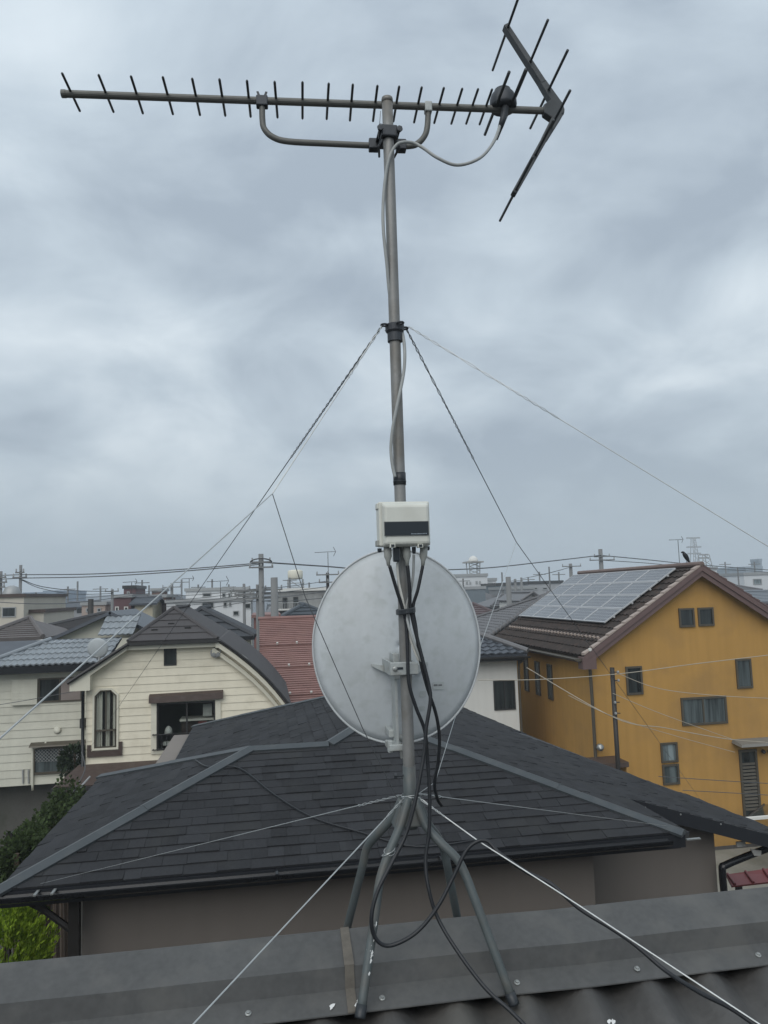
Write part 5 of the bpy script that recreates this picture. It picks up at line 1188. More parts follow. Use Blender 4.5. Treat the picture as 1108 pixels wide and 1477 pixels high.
# small leafy shrub against the pale house
p = oY(108, 1085, 20.6); sh = thing('leafy_shrub', 'small dark shrub below the lattice window of pale sided house', 'shrub', V(p.x, 20.6, GZ)); pts = []
for _ in range(900):
    d = V(random.gauss(0, 1), random.gauss(0, 1), random.gauss(0, 1)).normalized(); pts.append((p + V(d.x * .35, d.y * .3, d.z * .4 - .25) * random.uniform(.5, 1.1), d))
leaf_mesh(pts, .11, .3).build('leaves', m_fol, sh); MB().tube([V(p.x, 20.6, GZ), p], .03, 6).build('stem', m_bark, sh)
# fence post, cable ladder beside hedge
q = oY(14, 1215, 12.6); tag(MB().box(q.x - .04, q.x + .04, 12.55, 12.65, GZ, oY(14, 1200, 12.6).z).build('fence_post', m_dpole, None), 'short dark fence post at the left edge beside the ivy', 'post')
tag(MB().tube([oY(130, 1120, 17.5), oY(85, 1170, 17)], .02, 6).build('metal_rod', m_gframe, None), 'pale metal rod leaning beside the ivy hedge', 'rod')
wire('dark service cable strung down behind the ivy hedge', [oY(118, 1085, 18.4), oY(122, 1112, 17.5), oY(100, 1150, 16.5)], .012)
# block wall in the left gap
bw = thing('block_wall', 'old dark concrete block wall below the pale sided house', 'wall', (-7, 18, GZ))
me_b = None
for r_ in range(10):
    for k in range(15):
        x = -9.6 + k * .4 + (.2 if r_ % 2 else 0)
        if me_b is None:
            q_ = MB().box(-.196, .196, -.075, .075, .003, .187); me_b = bpy.data.meshes.new('block'); me_b.from_pydata(q_.v, [], q_.f); me_b.materials.append(m_block)
        o = bpy.data.objects.new('block', me_b); COL.objects.link(o); o.parent = bw; o.location = V(x + random.uniform(-.002, .002), 18.6 + random.uniform(-.004, .004), GZ + r_ * .19) - bw.location
MB().box(-9.7, -3.6, 18.55, 18.65, GZ, GZ + 1.89).build('mortar', m_conc, bw)
# red-brown boarded lean-to beside the beige wall
an = thing('boarded_shed', 'red brown boarded shed wall glimpsed behind the eave post', 'shed', (-1.95, 8.2, GZ))
for k in range(26): MB().hexa([(-1.93, 7.93, GZ + k * .16), (-1.72, 7.93, GZ + k * .16), (-1.72, 7.99, GZ + k * .16), (-1.93, 7.99, GZ + k * .16)], [(-1.93, 7.945, GZ + k * .16 + .155), (-1.72, 7.945, GZ + k * .16 + .155), (-1.72, 7.99, GZ + k * .16 + .155), (-1.93, 7.99, GZ + k * .16 + .155)]).build('board', m_pink, an)
# red metal lean-to at the right gap
lt = thing('red_lean_to', 'red metal lean-to roof edge in the gap at lower right', 'lean-to', (7.2, 10.6, GZ))
a, b = oY(1056, 1278, 10.2), oY(1130, 1252, 10.2)
slab('roof_sheet', [V(a.x, 10.2, a.z), V(a.x + 2.2, 10.2, a.z + .02), V(a.x + 2.2, 10.45, a.z + .15), V(a.x + .08, 10.45, a.z + .06)], m_red, lt, .03)
for k in range(8): MB().tube([V(a.x + .05 + .28 * k, 10.2, a.z + .02), V(a.x + .1 + .28 * k, 10.45, a.z + .07 + .01 * k)], .018, 6).build('standing_seam', m_red, lt)
for dx in (.15, 2.0): MB().box(a.x + dx, a.x + dx + .07, 10.3, 10.37, GZ, a.z + .0).build('post', m_dpole, lt)
# dark glazed carport by the ochre house
cp = thing('carport', 'dark glazed carport roof before the ochre house at right edge', 'carport', (14.4, 19.6, GZ))
g_cp = glass('carport_sheet', (.02, .028, .026), .12)
q0, q1 = oY(1079, 1180, 18.3), oY(1104, 1161, 20.6)
xs0, z0c, z1c = q0.x, q0.z, q1.z
for k in range(5):
    xa, xb = xs0 + .78 * k, xs0 + .78 * k + .74; sh_ = q1.x - q0.x
    MB().hexa([V(xa, 18.3, z0c), V(xb, 18.3, z0c), V(xb + sh_, 20.6, z1c), V(xa + sh_, 20.6, z1c)], [V(xa, 18.3, z0c + .012), V(xb, 18.3, z0c + .012), V(xb + sh_, 20.6, z1c + .012), V(xa + sh_, 20.6, z1c + .012)]).build('roof_panel', g_cp, cp)
    MB().tube([V(xa - .02, 18.28, z0c + .01), V(xa - .02 + sh_, 20.62, z1c + .01)], .028, 6).build('rafter', m_dframe, cp)
MB().box(xs0 - .15, xs0 + 3.9, 18.2, 18.29, z0c - .03, z0c + .035).build('gutter', m_wwall, cp)
for dx in (1.6, 3.7): MB().box(xs0 + dx, xs0 + dx + .09, 18.5, 18.6, GZ, z0c - .035).build('post', m_dframe, cp)

# ================================================================== town behind
def wall_windows(par, Y, wins, fm, gm, fw=.05, proud=.03):
    f = FRONT(0, Y)
    for x0, y0, x1, y1 in wins:
        a, b = oY(x0, y0, Y), oY(x1, y1, Y); window(par, f, a.x, b.x, b.z, a.z, fm, gm, fw, proud=proud)
def flat_block(label, x0, x1, ytop, Y, dep, m, wins=(), cat='building', nm='flat_building', para=None, fm=None, gm=None, zb=GZ):
    a, b = oY(x0, ytop, Y), oY(x1, ytop, Y); z = (a.z + b.z) / 2
    t = thing(nm, label, cat, V((a.x + b.x) / 2, Y + dep / 2, zb))
    MB().box(a.x, b.x, Y, Y + dep, zb, z).build('wall', m, t)
    ph = max(.12, Y * .004)
    MB().box(a.x - .12, b.x + .12, Y - .12, Y + dep + .12, z + .002, z + ph).build('parapet', para or m_gframe, t)
    wall_windows(t, Y, wins, fm or m_gframe, gm or g_dark, Y * .0012, Y * .0008)
    return t, a.x, b.x, z
def gable_x(label, x0, x1, yeave, yridge, Y, half, mw, mr, wins=(), nm='house', ov=.35, hip=False, courses=9, fm=None):
    a, b = oY(x0, yeave, Y), oY(x1, yeave, Y); ze = (a.z + b.z) / 2; zr = oY((x0 + x1) / 2, yridge, Y + half).z
    t = thing(nm, label, 'house', V((a.x + b.x) / 2, Y + half, GZ))
    MB().box(a.x + ov, b.x - ov, Y + ov, Y + 2 * half - ov, GZ, ze - .02).build('wall', mw, t)
    hx = min(half, (b.x - a.x) / 2.05) if hip else 0
    e0, e1, r0, r1 = V(a.x, Y, ze), V(b.x, Y, ze), V(a.x + hx, Y + half, zr), V(b.x - hx, Y + half, zr)
    k0, k1 = V(a.x, Y + 2 * half, ze), V(b.x, Y + 2 * half, ze)
    slab('roof_deck', [e0, e1, r1, r0], mr, t, .1); slab('roof_deck', [k0, k1, r1, r0], mr, t, .1)
    if hip: slab('roof_deck', [e0, r0, k0], mr, t, .1); slab('roof_deck', [e1, r1, k1], mr, t, .1)
    else:
        for q, s in ((a.x + ov, 1), (b.x - ov - .05, 1)): MB().prism([V(q, Y + ov, ze - .03), V(q, Y + half, zr - .13), V(q, Y + 2 * half - ov, ze - .03)], V(.05, 0, 0)).build('gable_wall', mw, t)
    mb = MB(); n_ = (e1 - e0).cross(r0 - e0).normalized()
    for k in range(courses):
        f0, f1 = k / courses, (k + 1) / courses
        p = [e0.lerp(r0, f0), e1.lerp(r1, f0), e1.lerp(r1, f1), e0.lerp(r0, f1)]
        mb.hexa([v_ + n_ * .002 for v_ in p], [p[0] + n_ * .06, p[1] + n_ * .06, p[2] + n_ * .015, p[3] + n_ * .015])
    mb.build('roof_courses', mr, t, kind='stuff')
    MB().tube([r0 + V(0, 0, .06), r1 + V(0, 0, .06)], .1, 6).build('ridge_roll', mr, t)
    if hip:
        for p_, q_ in ((e0, r0), (e1, r1)): MB().tube([p_ + V(0, 0, .06), q_ + V(0, 0, .06)], .09, 6).build('hip_roll', mr, t)
    wall_windows(t, Y + ov, wins, fm or m_gframe, g_dark, .06, .04)
    return t

# --- left side
t, xa, xb, z = flat_block('pale beige flat roofed building at the far left edge', -40, 34.5, 862, 45, 9, mat('beige_wall', (.50, .47, .40), .85, 0, .08, 1, streak=.06), [(3, 876, 23, 890), (-16, 876, 0.5, 890)], para=m_brown)
MB().lathe([(.5, 0), (.5, .15), (.35, .5), (.1, .6), (0, .6)], oY(17, 860, 46), V(0, 0, 1), 14).build('tank', m_gframe, t, smooth=True)
flat_block('low beige annex with dark band beside the beige flat building', 34.5, 63, 884, 46, 7, mat('beige_wall', (.5, .47, .4)), para=m_brown)
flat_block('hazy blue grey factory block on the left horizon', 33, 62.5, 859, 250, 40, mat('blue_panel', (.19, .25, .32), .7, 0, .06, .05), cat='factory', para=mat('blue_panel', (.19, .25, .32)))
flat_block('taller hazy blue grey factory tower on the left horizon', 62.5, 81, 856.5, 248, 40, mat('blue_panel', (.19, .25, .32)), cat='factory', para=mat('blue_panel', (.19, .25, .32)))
flat_block('long white low warehouse below the blue grey factory', 48, 87, 877, 150, 20, m_wwall, cat='warehouse')
gable_x('grey house with dark low roof near the left skyline', 84, 134, 876, 869, 82, 4, mat('grey_wall', (.30, .31, .32), .85), m_tiled, [(90, 879, 98, 885), (110, 877, 122, 885)], courses=5)
flat_block('tan walled house among the left rooftops', 118, 152, 873, 68, 6, mat('tan_wall', (.36, .29, .25), .85), [(124, 877, 130, 883), (140, 877, 146, 883)])
m_plum = mat('plum_wall', (.115, .062, .066), .8, 0, .08, 1)
flat_block('plum coloured building with two white framed windows', 163, 189, 862, 62, 8, m_plum, [(166, 875, 171.5, 884), (179, 875, 185, 884)], fm=m_wwall)
flat_block('dark rooftop tower block behind the plum building', 178.5, 195.5, 849, 75, 6, m_plum, [(183, 853, 187, 858)], para=m_dframe)
gable_x('small house with pale gable beside the plum building', 186, 226, 871, 862, 60, 3, mat('sand_wall', (.42, .38, .28), .85), m_tiled, courses=5)
flat_block('brown house with white balcony near the cream ridge', 219, 239, 862, 66, 7, mat('brown_wall', (.16, .105, .09), .85), [(222, 864, 233, 871)], fm=m_wwall, gm=g_pale)
flat_block('small brown roof block above the brown house', 219, 231.5, 853, 70, 5, mat('brown_wall', (.16, .105, .09)))
gable_x('house with brown grey kawara roof at the left edge', -40, 62, 922, 894, 30, 2.6, m_cream2, m_tileb, hip=True, courses=10)
gable_x('wide dark grey hip roofed house behind the silver tiles', 52, 215, 905, 886, 34.5, 2.7, m_cream2, mat('grey_slate', (.07, .069, .072), .75, 0, .14, 2, island=.05), hip=True, courses=12)
tag(slab('carport_roof', [oY(-20, 938, 27.5), oY(62, 926, 27.5), oY(64, 922, 29), oY(-20, 932, 29)], m_wwall, None, .05), 'white carport roof between the kawara and silver roofs', 'carport')
# --- middle
m_apt = mat('apartment_white', (.58, .60, .61), .8, 0, .06, .4, streak=.06)
apt, xa, xb, z = flat_block('white apartment block with small windows behind the cream house', 240, 362, 868, 62, 9, m_apt, [(253, 871, 269, 876), (291, 868, 309, 878), (322, 868, 328, 876), (330, 868, 334, 875), (336, 881, 345, 888), (353, 862 + 8, 362, 878)], 'apartment block')
flat_block('upper white storey of the apartment skyline with grey windows', 268, 357, 852, 66, 7, m_apt, [(320, 849 + 6, 326, 862), (329, 855, 333, 862), (292, 855, 305, 861)], 'apartment block')
flat_block('stair tower of the white apartments beside the utility poles', 345, 364, 856, 64.5, 5, m_apt, [(354, 860, 361, 866), (354, 870, 361, 876)], 'stair tower')
m_cgrey = mat('old_concrete', (.215, .22, .215), .9, 0, .25, .5, .15, 4, .3, 20, streak=.2, dirt=(.11, .11, .11), dirt_amt=.6, dirt_scale=.8)
cb, xa, xb, z = flat_block('stained grey concrete building with dark doors and balcony', 400, 505, 852, 57, 9, m_cgrey, [(407.5, 862, 415, 878), (423, 861, 430.5, 877), (465, 860, 472, 870)], 'building', para=m_wwall, fm=m_dframe)
MB().box(xa - .1, xb, 56.2, 57, oY(430, 879.5, 57).z, oY(430, 877.5, 57).z).build('balcony_slab', m_wwall, cb)
for k in range(14): MB().tube([V(xa + k * .12, 56.3, oY(430, 878, 57).z), V(xa + k * .12, 56.3, oY(430, 869, 57).z)], .02, 4).build('balcony_rail', m_gframe, cb)
MB().tube([V(xa, 56.3, oY(430, 869, 57).z), V(xa + 1.7, 56.3, oY(430, 869, 57).z)], .025, 4).build('balcony_rail', m_gframe, cb)
# gable roof facing the viewer
def gable_y(label, xl, xr, xa_, yeave, yapex, Y, dep, mw, mr, nm='house', hipped=False):
    a, b, p = oY(xl, yeave, Y), oY(xr, yeave, Y), oY(xa_, yapex, Y); ze = (a.z + b.z) / 2
    t = thing(nm, label, 'house', V(p.x, Y + dep / 2, GZ))
    MB().box(a.x + .2, b.x - .2, Y + .3, Y + dep - .2, GZ, ze).build('wall', mw, t)
    back = V(0, dep, 0); pa = p + (V(0, (p.z - ze) * 1.5, 0) if hipped else V(0, 0, 0))
    slab('roof_deck', [V(a.x, Y, ze), pa, p + back, V(a.x, Y + dep, ze)], mr, t, .1); slab('roof_deck', [V(b.x, Y, ze), pa, p + back, V(b.x, Y + dep, ze)], mr, t, .1)
    if hipped:
        e0, e1 = V(a.x, Y, ze), V(b.x, Y, ze); n_ = (e1 - e0).cross(pa - e0).normalized()
        slab('roof_deck', [e0, e1, pa], mr, t, .1)
        for k in range(4):
            f0, f1 = k / 4, (k + 1) / 4; q = [e0.lerp(pa, f0), e1.lerp(pa, f0), e1.lerp(pa, f1), e0.lerp(pa, f1)]
            MB().hexa([v_ + n_ * .003 for v_ in q], [q[0] + n_ * .07, q[1] + n_ * .07, q[2] + n_ * .015, q[3] + n_ * .015]).build('slate_course', mr, t)
    else: MB().prism([V(a.x + .2, Y + .3, ze), V(b.x - .2, Y + .3, ze), V(p.x, Y + .3, p.z - .15)], V(0, .05, 0)).build('gable_wall', mw, t)
    for q in ((V(a.x, Y, ze), pa), (V(b.x, Y, ze), pa), (pa, p + back)): MB().tube([q[0] + V(0, 0, .05), q[1] + V(0, 0, .05)], .09, 6).build('roof_roll', mr, t)
    return t
gable_y('dark blue grey clipped roof above the rust red roof', 403, 484, 441, 892, 873, 42, 7, m_cream2, mat('slate_blue', (.062, .075, .088), .7, 0, .1, 2), hipped=True)
gable_y('black slate roofed house directly behind the cream house', 232, 368, 285, 922, 880, 27.2, 6, m_cream2, m_slateb, hipped=True)
flat_block('rust brown eave strip of a low house by the poles', 366, 402, 891, 44, 6, mat('rust_wall', (.2, .1, .09), .8), para=m_rust)
# water tank on legs
wt = thing('water_tank', 'cream water tank on spindly legs on the middle skyline', 'water tank', oY(426, 850, 90))
c = oY(426, 829, 90); hh_ = oY(426, 818, 90).z - oY(426, 831, 90).z
MB().lathe([(.8, -hh_ / 2), (.88, -hh_ * .35), (.88, hh_ * .38), (.75, hh_ * .5), (0, hh_ * .58)], c, V(0, 0, 1), 18).build('tank', mat('tank_cream', (.62, .60, .50), .7), wt, smooth=True)
zb_ = oY(426, 852, 90).z
for dx in (-.85, .85):
    for dy in (-.85, .85): MB().tube([c + V(dx, dy, -hh_ / 2), V(c.x + dx * 1.25, c.y + dy * 1.25, zb_ - 8)], .07, 5).build('leg', m_gframe, wt)
for zf in (.35, .7):
    z = c.z - hh_ / 2 + (zb_ - c.z + hh_ / 2) * zf; MB().tube([V(c.x - 1, c.y - 1, z), V(c.x + 1, c.y - 1, z)], .05, 5).build('brace', m_gframe, wt)
MB().tube([V(c.x - .85, c.y - .9, c.z - hh_ / 2), V(c.x + 1.05, c.y - 1.05, zb_)], .045, 5).build('brace', m_gframe, wt)
# --- right side
m_wfar = mat('far_white', (.55, .57, .58), .85, 0, .06, .2)
flat_block('white building below the domed radio tower', 655, 703, 832, 120, 14, m_wfar, [(672, 839, 675, 843), (677, 839, 679.5, 843), (686, 838, 689, 842.5), (691, 838, 693.5, 842.5)], 'building')
flat_block('dark glazed low annex in front of the white building', 672, 700, 850, 108, 10, mat('teal_grey', (.13, .16, .18), .7))
flat_block('white stepped annex right of the white building', 700, 716, 838, 124, 12, m_wfar, [(704, 838.5 + 2, 711, 845)])
rt_ = thing('radio_tower', 'hazy lattice radio tower with white dome behind the dish', 'tower', oY(683, 832, 128)); c = oY(682.5, 812, 128); s_ = .95; zb_ = oY(683, 833, 128).z
for dx, dy in ((-1, -1), (1, -1), (1, 1), (-1, 1)): MB().tube([V(c.x + dx * s_, c.y + dy * s_, c.z), V(c.x + dx * s_ * .75, c.y + dy * s_ * .75, zb_ - 3)], .09, 4).build('leg', m_gframe, rt_)
nb = 4
for k in range(nb):
    za, zb2_ = c.z + (zb_ - c.z) * k / nb, c.z + (zb_ - c.z) * (k + 1) / nb
    for s1_ in (-1, 1): MB().tube([V(c.x - s1_ * s_, c.y - s_, za), V(c.x + s1_ * s_ * .9, c.y - s_, zb2_)], .06, 4).build('brace', m_gframe, rt_)
MB().box(c.x - 1.5, c.x + 1.5, c.y - 1.5, c.y + 1.5, c.z, c.z + .25).build('platform', m_conc, rt_)
MB().lathe([(.85, 0), (.85, .2), (.7, .6), (.35, .9), (0, 1.0)], c + V(.05, 0, .25), V(0, 0, 1), 14).build('dome', m_wwall, rt_, smooth=True)
gable_x('long low house with brown purple tile roof right of dish', 672, 735, 895, 871, 42, 3, mat('tan_wall', (.36, .29, .25)), mat('purple_tile', (.105, .078, .08), .6, 0, .15, 2, island=.08), hip=True, courses=8)
gable_x('house with pale grey hip roof near the slim pole', 708, 775, 874, 858, 58, 3, mat('grey_wall', (.30, .31, .32)), m_tile, hip=True, courses=7)
for k in range(24): pass
gable_y('small white gabled dormer house beyond the tile ridge', 752, 784, 769, 866, 855, 52, 6, m_wwall, m_tile)
flat_block('long grey roofed warehouse left of the solar roof', 762, 812, 842, 130, 16, mat('grey_wall', (.30, .31, .32)), [(770, 847, 776, 851), (782, 847, 790, 851)], 'warehouse', para=m_dframe)
flat_block('low grey building in front of the long warehouse', 735, 770, 850, 105, 10, mat('grey_panel', (.24, .25, .26), .8))
flat_block('dark roofed block on the skyline right of the slim pole', 716, 736, 845, 112, 10, mat('teal_grey', (.13, .16, .18)), para=m_dframe)
# grey tile house between white and ochre houses, with lumpy hip ridge
gh = thing('grey_tile_house', 'grey tile roof with lumpy hip ridge left of the solar panels', 'house', (13.8, 35.6, GZ))
gz, gx, gy, gl = -2.25, 8.95, 31.0, 4.8; gap_ = V(gx + gl, gy + gl, -.42); gt = (gap_.z - gz) / gl; cg = math.sqrt(1 + gt * gt)
g0, g1, g2, g3 = V(gx, gy, gz), V(gx + 2 * gl, gy, gz), V(gx + 2 * gl, gy + 2 * gl, gz), V(gx, gy + 2 * gl, gz)
for a, b in ((g0, g1), (g1, g2), (g2, g3), (g3, g0)): slab('roof_deck', [a, b, gap_], m_tile, gh, .1)
mb = MB(); tile_rows(mb, V(0, gy, gz), V(1, 0, 0), V(0, 1, gt), lambda b: (gx + b / cg, gx + 2 * gl - b / cg), 0, gl * cg, .28, .27, .05, .035); mb.build('tile_field', m_tile, gh, kind='stuff')
mb = MB(); tile_rows(mb, V(gx, 0, gz), V(0, 1, 0), V(1, 0, gt), lambda b: (gy + b / cg, gy + 2 * gl - b / cg), 0, gl * cg, .28, .27, .05, .035); mb.build('tile_field', m_tile, gh, kind='stuff')
for k in range(20):
    f = (k + .3) / 20; p = g0.lerp(gap_, f); d = (gap_ - g0).normalized()
    MB().tube([p + V(0, 0, .05), p + d * .05 + V(0, 0, .2), p + d * .22 + V(0, 0, .16), p + d * .32 + V(0, 0, .05)], [.05, .11, .10, .05], 8).build('hip_tile', m_tile, gh, smooth=True)
MB().tube([g3 + V(0, 0, .1), gap_ + V(0, 0, .1)], .1, 6).build('hip_roll', m_tile, gh)
MB().box(gx + .5, gx + 2 * gl - .5, gy + .5, gy + 2 * gl - .5, GZ, gz).build('wall', m_wwall, gh)
# far right
flat_block('long white building with dark strip windows at right horizon', 1030, 1100, 833, 170, 20, m_wfar, [(1040, 836, 1073, 840)], 'building')
flat_block('white building with large pale panels at the right edge', 1073, 1140, 829, 110, 12, m_wfar, [(1086, 835, 1099, 843)], gm=g_pale)
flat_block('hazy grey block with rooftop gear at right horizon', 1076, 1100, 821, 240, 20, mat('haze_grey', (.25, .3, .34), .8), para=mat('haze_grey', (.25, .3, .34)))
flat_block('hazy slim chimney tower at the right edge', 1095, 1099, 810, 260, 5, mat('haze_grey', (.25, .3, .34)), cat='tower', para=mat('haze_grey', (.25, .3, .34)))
flat_block('white annex peeping over the right ochre roof slope', 1018, 1034, 822, 95, 8, m_wfar)
gable_x('dark tile roofed house beyond the right ochre slope', 1054, 1100, 852, 842, 62, 3, m_wwall, m_tile, hip=True, courses=6)
gable_x('blue grey roofed house at the right edge below skyline', 1070, 1160, 868, 853, 48, 3.5, m_cream2, mat('steel_roof', (.16, .18, .2), .5, 0, .1, 1), courses=7)
gable_x('grey slate house at right edge behind the ochre slope', 1085, 1170, 888, 872, 36, 3, m_wwall, mat('grey_slate', (.07, .069, .072)), courses=7)
# hazy lattice mast and small lookout on the right skyline
def lattice(label, px, yt, yb, Y, s0, s1, nb, plat=None, cat='tower'):
    c, b = oY(px, yt, Y), oY(px + (yb - yt) * .03, yb, Y); t = thing('lattice_tower', label, cat, V(c.x, Y, GZ)); th = max(.06, Y * .0006)
    for dx, dy in ((-1, -1), (1, -1), (1, 1), (-1, 1)): MB().tube([V(c.x + dx * s0, Y + dy * s0, c.z), V(c.x + dx * s1, Y + dy * s1, b.z), V(c.x + dx * s1 * 1.4, Y + dy * s1 * 1.4, GZ)], th, 4).build('leg', m_gframe, t)
    for k in range(nb):
        f0, f1 = k / nb, (k + 1) / nb; z0_, z1_ = c.z + (b.z - c.z) * f0, c.z + (b.z - c.z) * f1; w0, w1 = s0 + (s1 - s0) * f0, s0 + (s1 - s0) * f1
        MB().tube([V(c.x - w0, Y - w0, z0_), V(c.x + w1, Y - w1, z1_)], th * .7, 4).build('brace', m_gframe, t); MB().tube([V(c.x + w0, Y - w0, z0_), V(c.x - w1, Y - w1, z1_)], th * .7, 4).build('brace', m_gframe, t)
    for f0, w_ in (plat or ()):
        z0_ = c.z + (b.z - c.z) * f0; MB().box(c.x - w_, c.x + w_, Y - th * 2, Y + th * 2, z0_ - th * 1.6, z0_ + th * 1.6).build('cross_arm', m_gframe, t)
    return t
lattice('hazy power pylon on the right skyline behind the crow', 1000, 775, 822, 420, .8, 2.2, 7, [(.02, 4.2), (.3, 4.6), (.5, 4.2)])
lattice('small lookout tower with platforms beyond the ochre ridge', 1015.5, 800, 824, 150, .75, 1.2, 3, [(0, .95), (.2, 1.05)])
# rooftop television antennas in the distance
def far_antenna(label, px, yt, yb, Y, flip=1, w_=1.0):
    c, b = oY(px, yt, Y), oY(px + (yb - yt) * .03, yb, Y); t = thing('rooftop_antenna', label, 'antenna', V(c.x, Y, b.z)); r = max(.016, Y * .00042)
    MB().tube([V(c.x, Y, b.z - 1), V(c.x, Y, c.z)], r, 5).build('mast', m_dpole, t)
    MB().tube([V(c.x - w_ * flip, Y, c.z + .02), V(c.x + .55 * w_ * flip, Y, c.z + .06)], r * .8, 5).build('boom', m_dpole, t)
    for k in range(7): x = c.x + flip * w_ * (-.95 + k * .2); MB().tube([V(x, Y - .12, c.z + .03), V(x, Y + .12, c.z + .05)], r * .6, 4).build('element', m_dpole, t)
    for s_ in (-1, 1): MB().tube([V(c.x + .6 * w_ * flip, Y, c.z + .06), V(c.x + .42 * w_ * flip, Y, c.z + .06 + s_ * .35 * w_)], r * .8, 4).build('reflector', m_dpole, t)
far_antenna('rooftop antenna on thin mast left of the dish', 473, 797, 850, 55, 1, .95)
far_antenna('rooftop antenna on thin mast left of the crow', 978, 779, 818, 75, 1, 1.0)
far_antenna('rooftop antenna above the white apartments', 318, 839, 852, 64, 1, 1.1)
far_antenna('faint rooftop antenna above the brown house', 273, 835, 858, 85, 1, .8)
far_antenna('rooftop antenna on the beige building at left edge', 190, 840, 850, 74, 1, .8)
# utility poles
def pole(label, px, yt, yb, Y, arms=(), r=.14, tr=False, m=None):
    c, b = oY(px, yt, Y), oY(px, yb, Y); t = thing('utility_pole', label, 'utility pole', V(c.x, Y, GZ))
    MB().tube([V(c.x, Y, GZ), V(c.x, Y, c.z)], [r * 1.25, r * .85], 10).build('shaft', m or m_pole, t, smooth=True)
    for py_, hw in arms:
        z = oY(px, py_, Y).z; MB().box(c.x - hw, c.x + hw, Y - r - .09, Y - r - .01, z - .04, z + .04).build('crossarm', m_pole, t)
        n = max(2, int(hw * 2.5))
        for k in range(n + 1):
            x = c.x - hw + .05 + (2 * hw - .1) * k / n; MB().lathe([(.03, 0), (.055, .06), (.03, .12), (.05, .16), (0, .2)], V(x, Y - r - .05, z + .042), V(0, 0, 1), 7).build('insulator', m_gframe, t)
    if tr:
        z = oY(px, tr, Y).z
        for s_ in (-1, 1): MB().lathe([(.24, 0), (.25, .05), (.25, .55), (.2, .62), (0, .64)], V(c.x + s_ * .45, Y - .1, z - .6), V(0, 0, 1), 12).build('transformer', m_pole, t, smooth=True)
        MB().box(c.x - .75, c.x + .75, Y - .3, Y + .1, z - .68, z - .62).build('platform', m_pole, t)
    return t
pole('tall pole with bowed top fittings rising behind cream house', 376.5, 799, 893, 40, [(811, .5), (818.5, .62)], .15)
pole('thick leaning pole just right of the tall middle pole', 395.5, 833, 893, 38, (), .2)
pole('short slim pole left of the tall middle pole', 352, 842, 892, 44, [(853, .8), (860, .75)], .09)
pole('thin pole touching the tall middle pole', 371.5, 843, 893, 41, [(851, 1.3), (857, 1.2), (863, 1.1)], .1)
pole('dark pole with crossarms left of the dish rim', 472.5, 826, 852, 50, [(829, .75), (840, .6)], .12, m=m_dpole)
pole('pole with twin box fittings on the beige building skyline', 30, 815, 862, 48, [(826, .25), (833, .4)], .1)
pole('crowded power pole cut by the left picture edge', 1, 824, 870, 46, [(833, .35), (840, .4), (847, .3)], .12)
pole('slim pole standing right of the dish below skyline', 733, 832, 875, 38, (), .16)
pole('tall pole with two crossarms above the solar roof', 866, 792, 830, 60, [(808, 1.1), (803, .7)], .2)
pole('short pole with one crossarm left of the tall solar pole', 823, 813, 838, 66, [(817, .9)], .18)
pole('faint pole in the right centre haze behind slim pole', 743, 835, 858, 85, [(838, .7)], .18)
pole('faint slim pole above the grey warehouse', 752, 833, 852, 100, (), .18)
pole('stub pole peeping over the solar ridge', 843, 823, 835, 70, (), .2)
pole('pole above the plum building at left skyline', 162, 850, 875, 60, [(853, .5)], .12)
pole('dark short pole before the grey roofed left house', 131, 864, 890, 40, (), .16, m=m_dpole)
pole('thin pole before the blue grey factory', 64.5, 856, 884, 70, (), .12)
pole('pole right of the brown house above the cream ridge', 248, 841, 866, 70, [(847, .8)], .14)
# bowed fittings on the tall pole
c = oY(376.5, 808, 39.8); a_ = [V(c.x + .55 * math.cos(th), 39.75, c.z - .12 + .2 * math.sin(th)) for th in [math.pi * k / 12 for k in range(13)]]
wire('black bowed jumper cable over the tall middle pole', a_, .035, m_black)
# overhead lines
wire('upper long line from tall middle pole to the left edge', [oY(376, 812, 39.8), oY(250, 822, 41), oY(130, 828, 43), oY(31, 829, 47.8), oY(-20, 831, 50)], .028)
wire('lower long line from tall middle pole to the left edge', [oY(376, 814, 39.8), oY(250, 825, 41), oY(130, 832, 43), oY(31, 834, 47.8), oY(-20, 837, 50)], .028)
wire('line from tall middle pole passing behind the dish', [oY(380, 811, 39.8), oY(470, 817, 44), oY(560, 823, 48), oY(690, 820, 54), oY(780, 811, 57), oY(866, 801, 59.8)], .04)
wire('line from tall solar pole to the right edge', [oY(866, 801, 59.8), oY(930, 807, 62), oY(1000, 814, 66), oY(1120, 823, 72)], .04)
wire('second line from tall solar pole to the right edge', [oY(866, 808, 59.8), oY(930, 812, 62), oY(1000, 818, 66), oY(1120, 826, 72)], .03)
wire('sagging line from the left boxed pole over factory', [oY(32, 836, 47.8), oY(60, 846, 50), oY(110, 852, 54), oY(162, 853, 60)], .026)
wire('second sagging line from the left boxed pole over factory', [oY(32, 837, 47.8), oY(60, 849, 50), oY(110, 857, 54), oY(162, 856, 60)], .022)
wire('line from short solar pole to the slim dish pole', [oY(823, 818, 66), oY(790, 827, 62), oY(752, 835, 100)], .03)
for i, (ya, yb2) in enumerate(((850, 862), (853, 868), (857, 872), (862, 877), (868, 884))):
    wire(('topmost', 'second', 'third', 'fourth', 'lowest')[i] + ' of five lines fanning left from the middle poles', [oY(395, ya - 2, 39), oY(352, ya + 1, 43.8), oY(300, (ya + yb2) / 2 + 1, 50), oY(240, yb2 - 2, 55)], .02)
for i, (ya, yb2) in enumerate(((846, 838), (853, 846), (860, 853), (866, 862))):
    wire(('topmost', 'second', 'third', 'lowest')[i] + ' of four lines running from middle poles to dish pole', [oY(372, ya, 41), oY(397, ya + 1.5, 38.3), oY(430, (ya + yb2) / 2 + 2, 44), oY(473, yb2, 50)], .02)
